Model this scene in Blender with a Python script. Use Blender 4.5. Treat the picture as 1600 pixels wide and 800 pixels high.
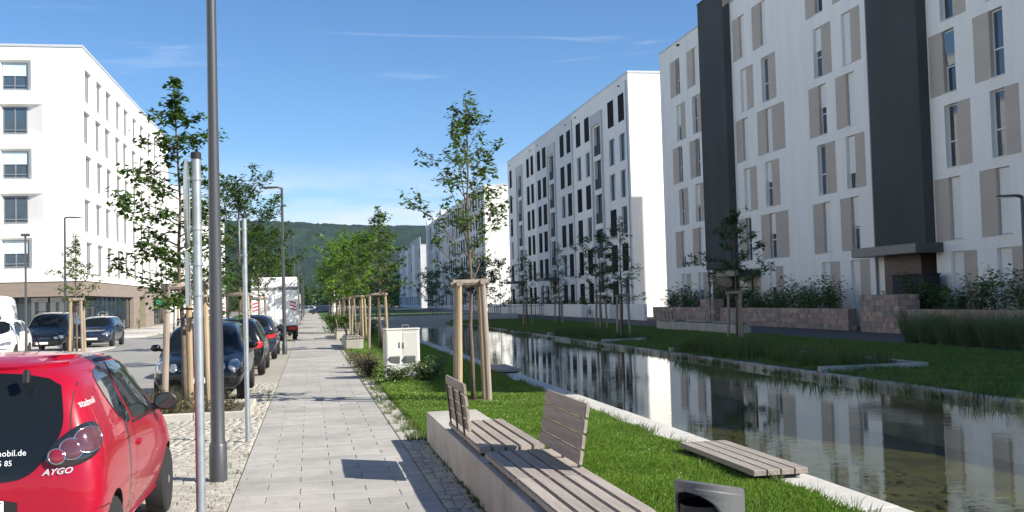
import bpy, bmesh, math, random
import numpy as np
from mathutils import Vector, Matrix
from mathutils.bvhtree import BVHTree

for o in list(bpy.data.objects):
    bpy.data.objects.remove(o)
sc = bpy.context.scene
COL = sc.collection

# ---------------------------------------------------------------- camera
cam_d = bpy.data.cameras.new('camera'); cam = bpy.data.objects.new('camera', cam_d); COL.objects.link(cam)
cam_d.sensor_width = 36.0; cam_d.lens = 36.0; cam_d.sensor_fit = 'HORIZONTAL'
cam_d.clip_start = 0.05; cam_d.clip_end = 9000
def cam_matrix():
    fpx, vx, vy, ux = 1600.0, 499.0, 475.0, -0.0276       # lens, street direction and roll
    Y = Vector((vx-800, -(vy-400), fpx))
    uz = -(Y.x*ux+Y.y)/Y.z
    U = Vector((ux, 1, uz)).normalized(); Y.normalize()
    X = U.cross(Y)
    r = Vector((X.x, Y.x, U.x)); u = Vector((X.y, Y.y, U.y)); f = Vector((X.z, Y.z, U.z))
    m = Matrix((r, u, -f)).transposed().to_4x4()
    m.translation = Vector((0, 0, 1.75))
    return m
cam.matrix_world = cam_matrix()
sc.camera = cam
sc.render.resolution_x = 1024; sc.render.resolution_y = 512

# ---------------------------------------------------------------- sky, sun, exposure
SUN_EL = math.radians(35.0)
SUN_H = Vector((0.82, -0.57, 0)).normalized()
SUN_AZ = math.atan2(SUN_H.x, SUN_H.y)
def make_world():
    w = bpy.data.worlds.new('World'); sc.world = w; w.use_nodes = True
    nt = w.node_tree; N = nt.nodes; L = nt.links
    for n in list(N): N.remove(n)
    out = N.new('ShaderNodeOutputWorld'); bg = N.new('ShaderNodeBackground'); L.new(bg.outputs[0], out.inputs[0])
    sky = N.new('ShaderNodeTexSky'); sky.sky_type = 'NISHITA'; sky.sun_disc = False
    sky.sun_elevation = SUN_EL; sky.sun_rotation = SUN_AZ
    sky.altitude = 100; sky.air_density = 0.78; sky.dust_density = 0.0; sky.ozone_density = 2.8
    bg.inputs[1].default_value = SKY_STRENGTH
    tc = N.new('ShaderNodeTexCoord'); sep = N.new('ShaderNodeSeparateXYZ'); L.new(tc.outputs['Generated'], sep.inputs[0])
    def math_(op, a, b=None, c=None):
        n = N.new('ShaderNodeMath'); n.operation = op
        for i, v in enumerate((a, b, c)):
            if v is None: continue
            if isinstance(v, (int, float)): n.inputs[i].default_value = v
            else: L.new(v, n.inputs[i])
        return n.outputs[0]
    def ramp(v, a, b):
        n = N.new('ShaderNodeMapRange'); n.interpolation_type = 'SMOOTHSTEP'
        n.inputs[1].default_value = a; n.inputs[2].default_value = b; L.new(v, n.inputs[0]); return n.outputs[0]
    def noise(scale_v, scale, detail, dist=0.0, loc=(0, 0, 0), rot=(0, 0, 0)):
        mp = N.new('ShaderNodeMapping'); mp.inputs['Scale'].default_value = scale_v; mp.inputs['Location'].default_value = loc
        mp.inputs['Rotation'].default_value = rot
        L.new(tc.outputs['Generated'], mp.inputs[0])
        n = N.new('ShaderNodeTexNoise'); n.inputs['Scale'].default_value = scale; n.inputs['Detail'].default_value = detail
        n.inputs['Distortion'].default_value = dist; n.inputs['Roughness'].default_value = 0.6
        L.new(mp.outputs[0], n.inputs[0]); return n.outputs[0]
    z = sep.outputs[2]
    # low cloud bank close to the horizon
    bank = math_('MULTIPLY', ramp(noise((2.2, 2.2, 9.0), 2.6, 7, 0.3, (0.7, 0.2, 0.1)), 0.30, 0.60), math_('MULTIPLY', ramp(z, 0.150, 0.075), ramp(z, 0.0, 0.05)))
    # thin streaks of cirrus higher up
    streak = ramp(noise((1.0, 3.0, 16.0), 2.3, 8, 0.6, (0.3, 1.2, 0.0), (0.0, 0.25, 0.3)), 0.585, 0.80)
    streak = math_('MULTIPLY', streak, math_('MULTIPLY', ramp(z, 0.04, 0.12), 0.36))
    veil = math_('MULTIPLY', ramp(z, 0.20, 0.02), 0.0)
    m1 = N.new('ShaderNodeMixRGB'); m1.inputs[2].default_value = CLOUD
    L.new(math_('MULTIPLY', bank, 0.85), m1.inputs[0])
    m0 = N.new('ShaderNodeMixRGB'); m0.inputs[2].default_value = VEIL
    hs = N.new('ShaderNodeHueSaturation'); hs.inputs['Saturation'].default_value = 1.18; L.new(sky.outputs[0], hs.inputs['Color'])
    L.new(veil, m0.inputs[0]); L.new(hs.outputs[0], m0.inputs[1])
    m2 = N.new('ShaderNodeMixRGB'); m2.inputs[2].default_value = CLOUD
    L.new(streak, m2.inputs[0]); L.new(m0.outputs[0], m2.inputs[1]); L.new(m2.outputs[0], m1.inputs[1])
    L.new(m1.outputs[0], bg.inputs[0])
SKY_STRENGTH = 0.076
CLOUD = (5.8, 6.3, 7.0, 1); VEIL = (4.6, 6.0, 7.6, 1)
make_world()
sun_d = bpy.data.lights.new('sun', 'SUN'); sun = bpy.data.objects.new('sun', sun_d); COL.objects.link(sun)
sun_d.energy = 4.1; sun_d.angle = math.radians(0.53); sun_d.color = (1.0, 0.94, 0.84)
sun_dir = Vector((SUN_H.x*math.cos(SUN_EL), SUN_H.y*math.cos(SUN_EL), math.sin(SUN_EL)))
sun.rotation_euler = sun_dir.to_track_quat('Z', 'Y').to_euler(); sun.location = (40, -30, 60)
vs = sc.view_settings
vs.view_transform = 'Standard'; vs.look = 'None'; vs.gamma = 1.0; vs.exposure = 1.14; vs.use_curve_mapping = False
sc.cycles.max_bounces = 8; sc.cycles.transparent_max_bounces = 12; sc.cycles.caustics_reflective = False; sc.cycles.caustics_refractive = False

# ---------------------------------------------------------------- helpers
def tag(o, label=None, cat=None, group=None, kind=None):
    if label: o['label'] = label
    if cat: o['category'] = cat
    if group: o['group'] = group
    if kind: o['kind'] = kind
    return o
def link(name, me, parent=None, loc=None, rz=None):
    o = bpy.data.objects.new(name, me); COL.objects.link(o)
    if parent: o.parent = parent
    if loc is not None: o.location = loc
    if rz is not None: o.rotation_euler = (0, 0, rz)
    return o
def empty(name, loc, rz=0.0, label=None, cat=None, group=None, kind=None):
    o = bpy.data.objects.new(name, None); COL.objects.link(o); o.location = loc; o.rotation_euler = (0, 0, rz)
    o.empty_display_size = 0.2
    return tag(o, label, cat, group, kind)
class MB:
    def __init__(s): s.v = []; s.f = []
    def add(s, vs, fs):
        b = len(s.v); s.v += [tuple(p) for p in vs]; s.f += [tuple(i+b for i in f) for f in fs]; return s
    def quad(s, a, b, c, d): return s.add([a, b, c, d], [(0, 1, 2, 3)])
    def box(s, x0, x1, y0, y1, z0, z1):
        return s.add([(x0,y0,z0),(x1,y0,z0),(x1,y1,z0),(x0,y1,z0),(x0,y0,z1),(x1,y0,z1),(x1,y1,z1),(x0,y1,z1)],
                     [(0,3,2,1),(4,5,6,7),(0,1,5,4),(1,2,6,5),(2,3,7,6),(3,0,4,7)])
    def obb(s, c, ax, ay, az):
        c, ax, ay, az = Vector(c), Vector(ax), Vector(ay), Vector(az)
        P = [c+i*ax+j*ay+k*az for k in (-1, 1) for (i, j) in ((-1,-1),(1,-1),(1,1),(-1,1))]
        return s.add(P, [(0,3,2,1),(4,5,6,7),(0,1,5,4),(1,2,6,5),(2,3,7,6),(3,0,4,7)])
    def bar(s, a, b, w, h, up=(0, 0, 1)):
        a, b = Vector(a), Vector(b); d = (b-a); l = d.length; d.normalize()
        u = Vector(up); x = d.cross(u)
        if x.length < 1e-4: x = d.cross(Vector((1, 0, 0)))
        x.normalize(); u = x.cross(d)
        return s.obb((a+b)/2, x*w/2, d*l/2, u*h/2)
    def tube(s, pts, rad, n=8, cap=True, sq=1.0):
        pts = [Vector(p) for p in pts]
        if isinstance(rad, (int, float)): rad = [rad]*len(pts)
        b = len(s.v); prev = None
        for i, p in enumerate(pts):
            d = (pts[min(i+1, len(pts)-1)]-pts[max(i-1, 0)]).normalized()
            if prev is None:
                x = d.cross(Vector((0, 0, 1)))
                if x.length < 1e-3: x = d.cross(Vector((1, 0, 0)))
            else:
                x = prev-d*prev.dot(d)
            x.normalize(); prev = x; y = d.cross(x)
            for k in range(n):
                a = 2*math.pi*k/n
                s.v.append(tuple(p+x*math.cos(a)*rad[i]+y*math.sin(a)*rad[i]*sq))
        for i in range(len(pts)-1):
            for k in range(n):
                k2 = (k+1) % n
                s.f.append((b+i*n+k, b+i*n+k2, b+(i+1)*n+k2, b+(i+1)*n+k))
        if cap:
            s.f.append(tuple(b+k for k in range(n-1, -1, -1))); e = b+(len(pts)-1)*n
            s.f.append(tuple(e+k for k in range(n)))
        return s
    def lathe(s, prof, n=20, c=(0, 0, 0), axis='z', sy=1.0):
        b = len(s.v)
        for (r, h) in prof:
            for k in range(n):
                a = 2*math.pi*k/n; p, q = r*math.cos(a), r*math.sin(a)*sy
                if axis == 'z': s.v.append((c[0]+p, c[1]+q, c[2]+h))
                else: s.v.append((c[0]+h, c[1]+p, c[2]+q))
        for i in range(len(prof)-1):
            for k in range(n):
                k2 = (k+1) % n
                s.f.append((b+i*n+k, b+i*n+k2, b+(i+1)*n+k2, b+(i+1)*n+k))
        s.f.append(tuple(b+k for k in range(n-1, -1, -1))); e = b+(len(prof)-1)*n
        s.f.append(tuple(e+k for k in range(n)))
        return s
    def prism(s, poly, z0, z1):
        n = len(poly)
        s.add([(p[0], p[1], z0) for p in poly]+[(p[0], p[1], z1) for p in poly],
              [tuple(range(n-1, -1, -1)), tuple(range(n, 2*n))]+[(i, (i+1) % n, n+(i+1) % n, n+i) for i in range(n)])
        return s
    def mesh(s, name, mat, smooth=False, bevel=0.0, seg=1):
        me = bpy.data.meshes.new(name); me.from_pydata(s.v, [], s.f)
        if bevel > 0:
            bm = bmesh.new(); bm.from_mesh(me)
            bmesh.ops.recalc_face_normals(bm, faces=bm.faces)
            es = [e for e in bm.edges if len(e.link_faces) == 2 and e.calc_face_angle(0) > 0.5]
            bmesh.ops.bevel(bm, geom=es, offset=bevel, segments=seg, affect='EDGES', clamp_overlap=True)
            bm.to_mesh(me); bm.free()
        if mat: me.materials.append(MATS[mat] if isinstance(mat, str) else mat)
        if smooth:
            me.polygons.foreach_set('use_smooth', [True]*len(me.polygons))
            if smooth == 'auto':
                try: me.set_sharp_from_angle(angle=math.radians(35))
                except Exception: pass
        me.update(); return me
    def build(s, name, mat, parent=None, loc=None, rz=None, smooth=False, bevel=0.0, seg=1):
        return link(name, s.mesh(name, mat, smooth, bevel, seg), parent, loc, rz)
def npmesh(name, V, F, mat, smooth=False):
    V = np.asarray(V, dtype=np.float32).reshape(-1, 3); F = np.asarray(F, dtype=np.int32); k = F.shape[1]
    me = bpy.data.meshes.new(name)
    me.vertices.add(len(V)); me.vertices.foreach_set('co', V.ravel())
    me.loops.add(F.size); me.loops.foreach_set('vertex_index', F.ravel())
    me.polygons.add(len(F)); me.polygons.foreach_set('loop_start', np.arange(len(F), dtype=np.int32)*k)
    try: me.polygons.foreach_set('loop_total', np.full(len(F), k, dtype=np.int32))
    except Exception: pass
    me.materials.append(MATS[mat] if isinstance(mat, str) else mat)
    me.update(calc_edges=True); me.validate()
    return me
def struct(o, label=None):
    o['kind'] = 'structure'
    if label: o['label'] = label
    return o

# ---------------------------------------------------------------- materials
MATS = {}
def M(name, col, rough=0.7, var=0.12, scale=3.0, bump=0.0, bscale=60.0, metal=0.0, spec=0.5, rand=0.0, coat=0.0, tint=None, tscale=0.6, tamt=0.0, stretch=None, detail=5, world=False, spots=0.0, sscale=30.0):
    m = bpy.data.materials.new(name); m.use_nodes = True; MATS[name] = m
    nt = m.node_tree; N = nt.nodes; L = nt.links; p = N['Principled BSDF']
    p.inputs['Roughness'].default_value = rough; p.inputs['Metallic'].default_value = metal
    p.inputs['Specular IOR Level'].default_value = spec
    if coat: p.inputs['Coat Weight'].default_value = coat; p.inputs['Coat Roughness'].default_value = 0.03
    tc = N.new('ShaderNodeTexCoord'); src = tc.outputs['Object']
    if world:
        g = N.new('ShaderNodeNewGeometry'); src = g.outputs['Position']
    if stretch:
        mp = N.new('ShaderNodeMapping'); mp.inputs['Scale'].default_value = stretch; L.new(src, mp.inputs[0]); src = mp.outputs[0]
    nz = N.new('ShaderNodeTexNoise'); nz.inputs['Scale'].default_value = scale; nz.inputs['Detail'].default_value = detail; L.new(src, nz.inputs[0])
    mr = N.new('ShaderNodeMapRange'); mr.inputs[1].default_value = 0.25; mr.inputs[2].default_value = 0.75
    mr.inputs[3].default_value = 1-var; mr.inputs[4].default_value = 1+var; L.new(nz.outputs[0], mr.inputs[0])
    base = None
    if tint:
        n2 = N.new('ShaderNodeTexNoise'); n2.inputs['Scale'].default_value = tscale; n2.inputs['Detail'].default_value = 4; L.new(src, n2.inputs[0])
        r2 = N.new('ShaderNodeMapRange'); r2.inputs[1].default_value = 0.4; r2.inputs[2].default_value = 0.65; r2.inputs[4].default_value = tamt; L.new(n2.outputs[0], r2.inputs[0])
        mx = N.new('ShaderNodeMixRGB'); mx.inputs[1].default_value = (*col, 1); mx.inputs[2].default_value = (*tint, 1); L.new(r2.outputs[0], mx.inputs[0]); base = mx.outputs[0]
    vm = N.new('ShaderNodeVectorMath'); vm.operation = 'SCALE'
    if base: L.new(base, vm.inputs[0])
    else: vm.inputs[0].default_value = col
    sc_out = mr.outputs[0]
    if spots:
        ns = N.new('ShaderNodeTexNoise'); ns.inputs['Scale'].default_value = sscale; ns.inputs['Detail'].default_value = 2; L.new(src, ns.inputs[0])
        ms_ = N.new('ShaderNodeMapRange'); ms_.inputs[1].default_value = 0.66; ms_.inputs[2].default_value = 0.72; ms_.inputs[3].default_value = 1.0; ms_.inputs[4].default_value = 1-spots; L.new(ns.outputs[0], ms_.inputs[0])
        mu = N.new('ShaderNodeMath'); mu.operation = 'MULTIPLY'; L.new(sc_out, mu.inputs[0]); L.new(ms_.outputs[0], mu.inputs[1]); sc_out = mu.outputs[0]
    if rand:
        oi = N.new('ShaderNodeObjectInfo'); rr = N.new('ShaderNodeMapRange'); rr.inputs[3].default_value = 1-rand; rr.inputs[4].default_value = 1+rand
        L.new(oi.outputs['Random'], rr.inputs[0]); mm = N.new('ShaderNodeMath'); mm.operation = 'MULTIPLY'
        L.new(rr.outputs[0], mm.inputs[0]); L.new(sc_out, mm.inputs[1]); sc_out = mm.outputs[0]
    L.new(sc_out, vm.inputs['Scale']); L.new(vm.outputs[0], p.inputs['Base Color'])
    if bump:
        nb = N.new('ShaderNodeTexNoise'); nb.inputs['Scale'].default_value = bscale; nb.inputs['Detail'].default_value = 4; L.new(src, nb.inputs[0])
        b = N.new('ShaderNodeBump'); b.inputs['Strength'].default_value = bump; b.inputs['Distance'].default_value = 0.01
        L.new(nb.outputs[0], b.inputs['Height']); L.new(b.outputs[0], p.inputs['Normal'])
    return m
def leafmat(name, col, col2, trans=0.35, rough=0.45, patch=1.6):
    m = bpy.data.materials.new(name); m.use_nodes = True; MATS[name] = m
    nt = m.node_tree; N = nt.nodes; L = nt.links; p = N['Principled BSDF']; out = N['Material Output']
    p.inputs['Roughness'].default_value = rough; p.inputs['Specular IOR Level'].default_value = 0.35
    g = N.new('ShaderNodeNewGeometry'); nz = N.new('ShaderNodeTexNoise'); nz.inputs['Scale'].default_value = patch; nz.inputs['Detail'].default_value = 3
    L.new(g.outputs['Position'], nz.inputs[0])
    ri = N.new('ShaderNodeMath'); ri.operation = 'MULTIPLY_ADD'; L.new(g.outputs['Random Per Island'], ri.inputs[0]); ri.inputs[1].default_value = 0.7
    r0 = N.new('ShaderNodeMath'); r0.operation = 'SUBTRACT'; L.new(nz.outputs[0], r0.inputs[0]); r0.inputs[1].default_value = 0.35; L.new(r0.outputs[0], ri.inputs[2])
    ri.use_clamp = True
    mx = N.new('ShaderNodeMixRGB'); mx.inputs[1].default_value = (*col, 1); mx.inputs[2].default_value = (*col2, 1); L.new(ri.outputs[0], mx.inputs[0])
    L.new(mx.outputs[0], p.inputs['Base Color'])
    t = N.new('ShaderNodeBsdfTranslucent'); L.new(mx.outputs[0], t.inputs[0])
    ms = N.new('ShaderNodeMixShader'); ms.inputs[0].default_value = trans; L.new(p.outputs[0], ms.inputs[1]); L.new(t.outputs[0], ms.inputs[2]); L.new(ms.outputs[0], out.inputs[0])
    return m
def glassmat(name, col, rough=0.03, spec=0.8, wav=0.0):
    m = M(name, col, rough, 0.25, 0.7, 0.0, spec=spec); 
    m.node_tree.nodes['Principled BSDF'].inputs['IOR'].default_value = 1.55
    return m

M('plaster_white', (0.87, 0.845, 0.80), 0.85, 0.05, 1.6, 0.12, 60, world=True, stretch=(1, 1, 0.16), tint=(0.83, 0.805, 0.76), tscale=0.25, tamt=0.5)
M('plaster_cool', (0.89, 0.86, 0.795), 0.85, 0.055, 1.6, 0.12, 60, world=True, stretch=(1, 1, 0.16), tint=(0.85, 0.82, 0.755), tscale=0.3, tamt=0.5)
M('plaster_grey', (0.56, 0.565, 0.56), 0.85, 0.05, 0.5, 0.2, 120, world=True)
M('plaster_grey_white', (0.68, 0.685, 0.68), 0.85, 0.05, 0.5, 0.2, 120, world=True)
M('tower_dark', (0.082, 0.084, 0.083), 0.9, 0.12, 0.6, 0.3, 90, world=True, stretch=(1, 1, 0.4), spec=0.1)
M('beige', (0.51, 0.44, 0.37), 0.85, 0.06, 1.2, 0.25, 150, world=True, rand=0.04)
M('brown_stone', (0.245, 0.20, 0.165), 0.7, 0.14, 0.8, 0.15, 60, world=True, stretch=(1, 1, 5))
M('brown_door', (0.10, 0.065, 0.05), 0.5, 0.15, 3, 0.1, 60, stretch=(6, 6, 0.6))
M('shutter_dark', (0.020, 0.017, 0.017), 0.8, 0.15, 3, spec=0.08)
M('frame_white', (0.78, 0.78, 0.77), 0.4, 0.03)
M('frame_grey', (0.22, 0.23, 0.25), 0.4, 0.05)
M('frame_dark', (0.03, 0.032, 0.034), 0.6, 0.05, spec=0.15)
M('sill', (0.72, 0.72, 0.72), 0.35, 0.03)
M('blind', (0.80, 0.785, 0.75), 0.6, 0.04, 2, 0.35, 14, stretch=(0.01, 0.01, 4))
M('blind_aqua', (0.55, 0.68, 0.69), 0.6, 0.05, 2)
M('zinc', (0.45, 0.46, 0.47), 0.4, 0.08, 3, metal=0.6)
M('parapet', (0.60, 0.62, 0.64), 0.4, 0.05, 1, metal=0.3)
M('canopy_dark', (0.07, 0.07, 0.07), 0.35, 0.1, 2)
M('canopy_grey', (0.16, 0.155, 0.15), 0.4, 0.1, 2)
glassmat('pane', (0.035, 0.045, 0.055))
glassmat('pane_blue', (0.06, 0.09, 0.12))
glassmat('pane_grey', (0.16, 0.17, 0.185))
glassmat('shopglass', (0.03, 0.042, 0.05), 0.02, 0.9)
glassmat('carglass', (0.008, 0.010, 0.011), 0.02, 0.32)
glassmat('carglass_side', (0.022, 0.028, 0.032), 0.02, 0.7)
M('green_door', (0.14, 0.20, 0.05), 0.5, 0.06)
M('green_sign', (0.02, 0.22, 0.13), 0.4, 0.05)
M('concrete', (0.46, 0.435, 0.38), 0.85, 0.10, 4, 0.3, 90, world=True, tint=(0.33, 0.305, 0.255), tscale=1.6, tamt=0.75, rand=0.03, spots=0.25, sscale=14.0)
M('kerb_stone', (0.50, 0.485, 0.445), 0.85, 0.08, 5, 0.3, 120, world=True, tint=(0.42, 0.40, 0.36), tscale=0.9, tamt=0.6, rand=0.05)
M('kerb_weathered', (0.42, 0.40, 0.35), 0.9, 0.2, 4, 0.4, 80, world=True, tint=(0.16, 0.17, 0.12), tscale=1.5, tamt=0.8, rand=0.08)
M('paver', (0.375, 0.358, 0.326), 0.85, 0.09, 5, 0.25, 160, world=True, rand=0.065, tint=(0.275, 0.262, 0.238), tscale=0.9, tamt=0.75, spots=0.35, sscale=11.0)
M('sett', (0.38, 0.355, 0.305), 0.85, 0.2, 9, 0.45, 120, world=True, rand=0.17)
M('path_joint', (0.245, 0.232, 0.205), 0.95, 0.25, 14, 0.5, 60, world=True)
M('joint', (0.20, 0.18, 0.14), 0.95, 0.25, 14, 0.5, 60, world=True)
M('asphalt', (0.245, 0.24, 0.228), 0.9, 0.10, 0.8, 0.35, 180, world=True, tint=(0.28, 0.272, 0.255), tscale=0.12, tamt=0.8)
M('asphalt_dark', (0.065, 0.067, 0.07), 0.9, 0.10, 0.8, 0.3, 150, world=True)
M('apron', (0.46, 0.44, 0.40), 0.9, 0.08, 1.5, 0.3, 60, world=True)
M('soil', (0.085, 0.06, 0.04), 0.95, 0.35, 12, 0.8, 50, world=True)
M('ground', (0.22, 0.21, 0.16), 0.95, 0.25, 0.4, 0.5, 20, world=True)
M('turf', (0.065, 0.13, 0.02), 0.95, 0.30, 2.5, 0.6, 90, world=True, tint=(0.075, 0.125, 0.025), tscale=0.8, tamt=0.7)
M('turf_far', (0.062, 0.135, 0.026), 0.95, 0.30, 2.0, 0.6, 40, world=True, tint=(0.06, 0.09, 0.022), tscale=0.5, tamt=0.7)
M('bed', (0.062, 0.060, 0.011), 0.95, 0.75, 3.6, 0.5, 8, world=True, tint=(0.018, 0.022, 0.008), tscale=1.3, tamt=0.9, detail=8)
M('timber_grey', (0.35, 0.305, 0.262), 0.8, 0.22, 3.0, 0.35, 30, rand=0.13, stretch=(14, 1.0, 14), tint=(0.25, 0.215, 0.185), tscale=1.2, tamt=0.7)
M('timber_board', (0.345, 0.29, 0.24), 0.8, 0.22, 3.0, 0.35, 30, rand=0.13, stretch=(14, 1.0, 14), tint=(0.24, 0.20, 0.17), tscale=1.2, tamt=0.7)
M('stake', (0.37, 0.275, 0.165), 0.75, 0.22, 4.0, 0.3, 30, rand=0.12, stretch=(5, 5, 0.5), tint=(0.28, 0.22, 0.16), tscale=1.0, tamt=0.8)
M('stake_grey', (0.29, 0.235, 0.185), 0.8, 0.22, 4.0, 0.3, 30, rand=0.12, stretch=(5, 5, 0.5))
M('bark', (0.13, 0.10, 0.075), 0.9, 0.3, 12, 0.5, 60)
M('steel_black', (0.018, 0.018, 0.02), 0.45, 0.1, 8)
M('lamp_grey', (0.075, 0.078, 0.085), 0.42, 0.06, 2, metal=0.3)
M('galvanised', (0.36, 0.39, 0.41), 0.5, 0.14, 14, 0.05, 60, metal=0.65)
M('sign_back', (0.30, 0.335, 0.33), 0.5, 0.06, 4, metal=0.4)
M('sign_white', (0.75, 0.75, 0.75), 0.4, 0.03)
M('sign_red', (0.55, 0.02, 0.02), 0.4, 0.03)
M('cabinet', (0.60, 0.585, 0.535), 0.55, 0.05, 2, 0.05, 60, tint=(0.50, 0.48, 0.43), tscale=2.0, tamt=0.5)
M('vent_grey', (0.20, 0.195, 0.185), 0.6, 0.06)
M('bin_grey', (0.105, 0.105, 0.112), 0.5, 0.10, 40, 0.15, 300, spec=0.4)
M('black_matt', (0.012, 0.012, 0.013), 0.7, 0.1)
M('red_stone', (0.27, 0.20, 0.17), 0.9, 0.25, 5, 0.5, 40, world=True, rand=0.3)
M('stone_a', (0.42, 0.28, 0.225), 0.9, 0.25, 5, 0.5, 40, world=True)
M('stone_b', (0.31, 0.255, 0.215), 0.9, 0.25, 5, 0.5, 40, world=True)
M('stone_c', (0.47, 0.355, 0.28), 0.9, 0.25, 5, 0.5, 40, world=True)
M('paint_red', (0.33, 0.004, 0.022), 0.35, 0.02, 1, spec=0.2, coat=0.55)
M('paint_black', (0.007, 0.008, 0.009), 0.25, 0.02, 1, spec=0.2, coat=0.7)
M('paint_blue', (0.010, 0.016, 0.038), 0.25, 0.02, 1, spec=0.5, coat=1.0)
M('paint_white', (0.78, 0.78, 0.77), 0.3, 0.02, 1, coat=0.8)
M('paint_silver', (0.42, 0.44, 0.46), 0.3, 0.02, 1, metal=0.6, coat=0.8)
M('rubber', (0.016, 0.016, 0.017), 0.8, 0.2, 20)
M('alloy', (0.50, 0.51, 0.52), 0.32, 0.06, 8, metal=0.8)
M('alloy_grey', (0.30, 0.31, 0.32), 0.35, 0.06, 8, metal=0.7)
M('badge_metal', (0.55, 0.55, 0.56), 0.35, 0.02, metal=0.2)
M('chrome', (0.75, 0.76, 0.78), 0.12, 0.02, metal=1.0)
M('plastic_black', (0.014, 0.014, 0.015), 0.45, 0.05)
M('lens_red', (0.20, 0.012, 0.02), 0.10, 0.1, 20, coat=1.0)
M('lens_bright_red', (0.55, 0.015, 0.02), 0.10, 0.1, 20, coat=1.0)
M('lens_smoke', (0.10, 0.035, 0.045), 0.10, 0.2, 20, coat=1.0)
M('lens_dark', (0.020, 0.018, 0.020), 0.06, 0.2, 20, coat=1.0)
M('lamp_glass', (0.34, 0.36, 0.38), 0.10, 0.35, 22, metal=0.6, coat=1.0)
M('plate_white', (0.72, 0.72, 0.70), 0.4, 0.03)
M('text_white', (0.80, 0.80, 0.80), 0.5, 0.0)
M('text_black', (0.015, 0.015, 0.015), 0.5, 0.0)
M('wood_door', (0.12, 0.08, 0.05), 0.6, 0.1)
leafmat('leaf_linden', (0.026, 0.060, 0.010), (0.078, 0.150, 0.024), 0.36)
leafmat('leaf_sapling', (0.046, 0.088, 0.014), (0.125, 0.20, 0.038), 0.38)
leafmat('leaf_bright', (0.07, 0.16, 0.014), (0.18, 0.31, 0.032), 0.42)
leafmat('leaf_dark', (0.032, 0.072, 0.014), (0.085, 0.15, 0.028), 0.34)
leafmat('leaf_hedge', (0.05, 0.10, 0.022), (0.14, 0.225, 0.05), 0.30)
leafmat('leaf_brown', (0.10, 0.09, 0.035), (0.20, 0.17, 0.085), 0.25)
leafmat('leaf_shrub', (0.035, 0.075, 0.014), (0.10, 0.15, 0.035), 0.30)
leafmat('petal', (0.55, 0.55, 0.42), (0.75, 0.72, 0.6), 0.2)
leafmat('grass_blade', (0.085, 0.175, 0.018), (0.20, 0.32, 0.045), 0.42, 0.4, 2.0)
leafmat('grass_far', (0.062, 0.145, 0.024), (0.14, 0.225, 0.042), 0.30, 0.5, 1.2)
leafmat('reed', (0.05, 0.095, 0.022), (0.13, 0.17, 0.045), 0.30)
leafmat('lavender', (0.07, 0.115, 0.045), (0.165, 0.215, 0.095), 0.25)
leafmat('weed', (0.060, 0.10, 0.02), (0.14, 0.19, 0.05), 0.35)
leafmat('dry_weed', (0.085, 0.088, 0.035), (0.19, 0.18, 0.09), 0.3)

def SX(u, v): return u-0.009*(v-10.0)          # the street runs half a degree off the canal
SROT = math.atan(0.009)
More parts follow.
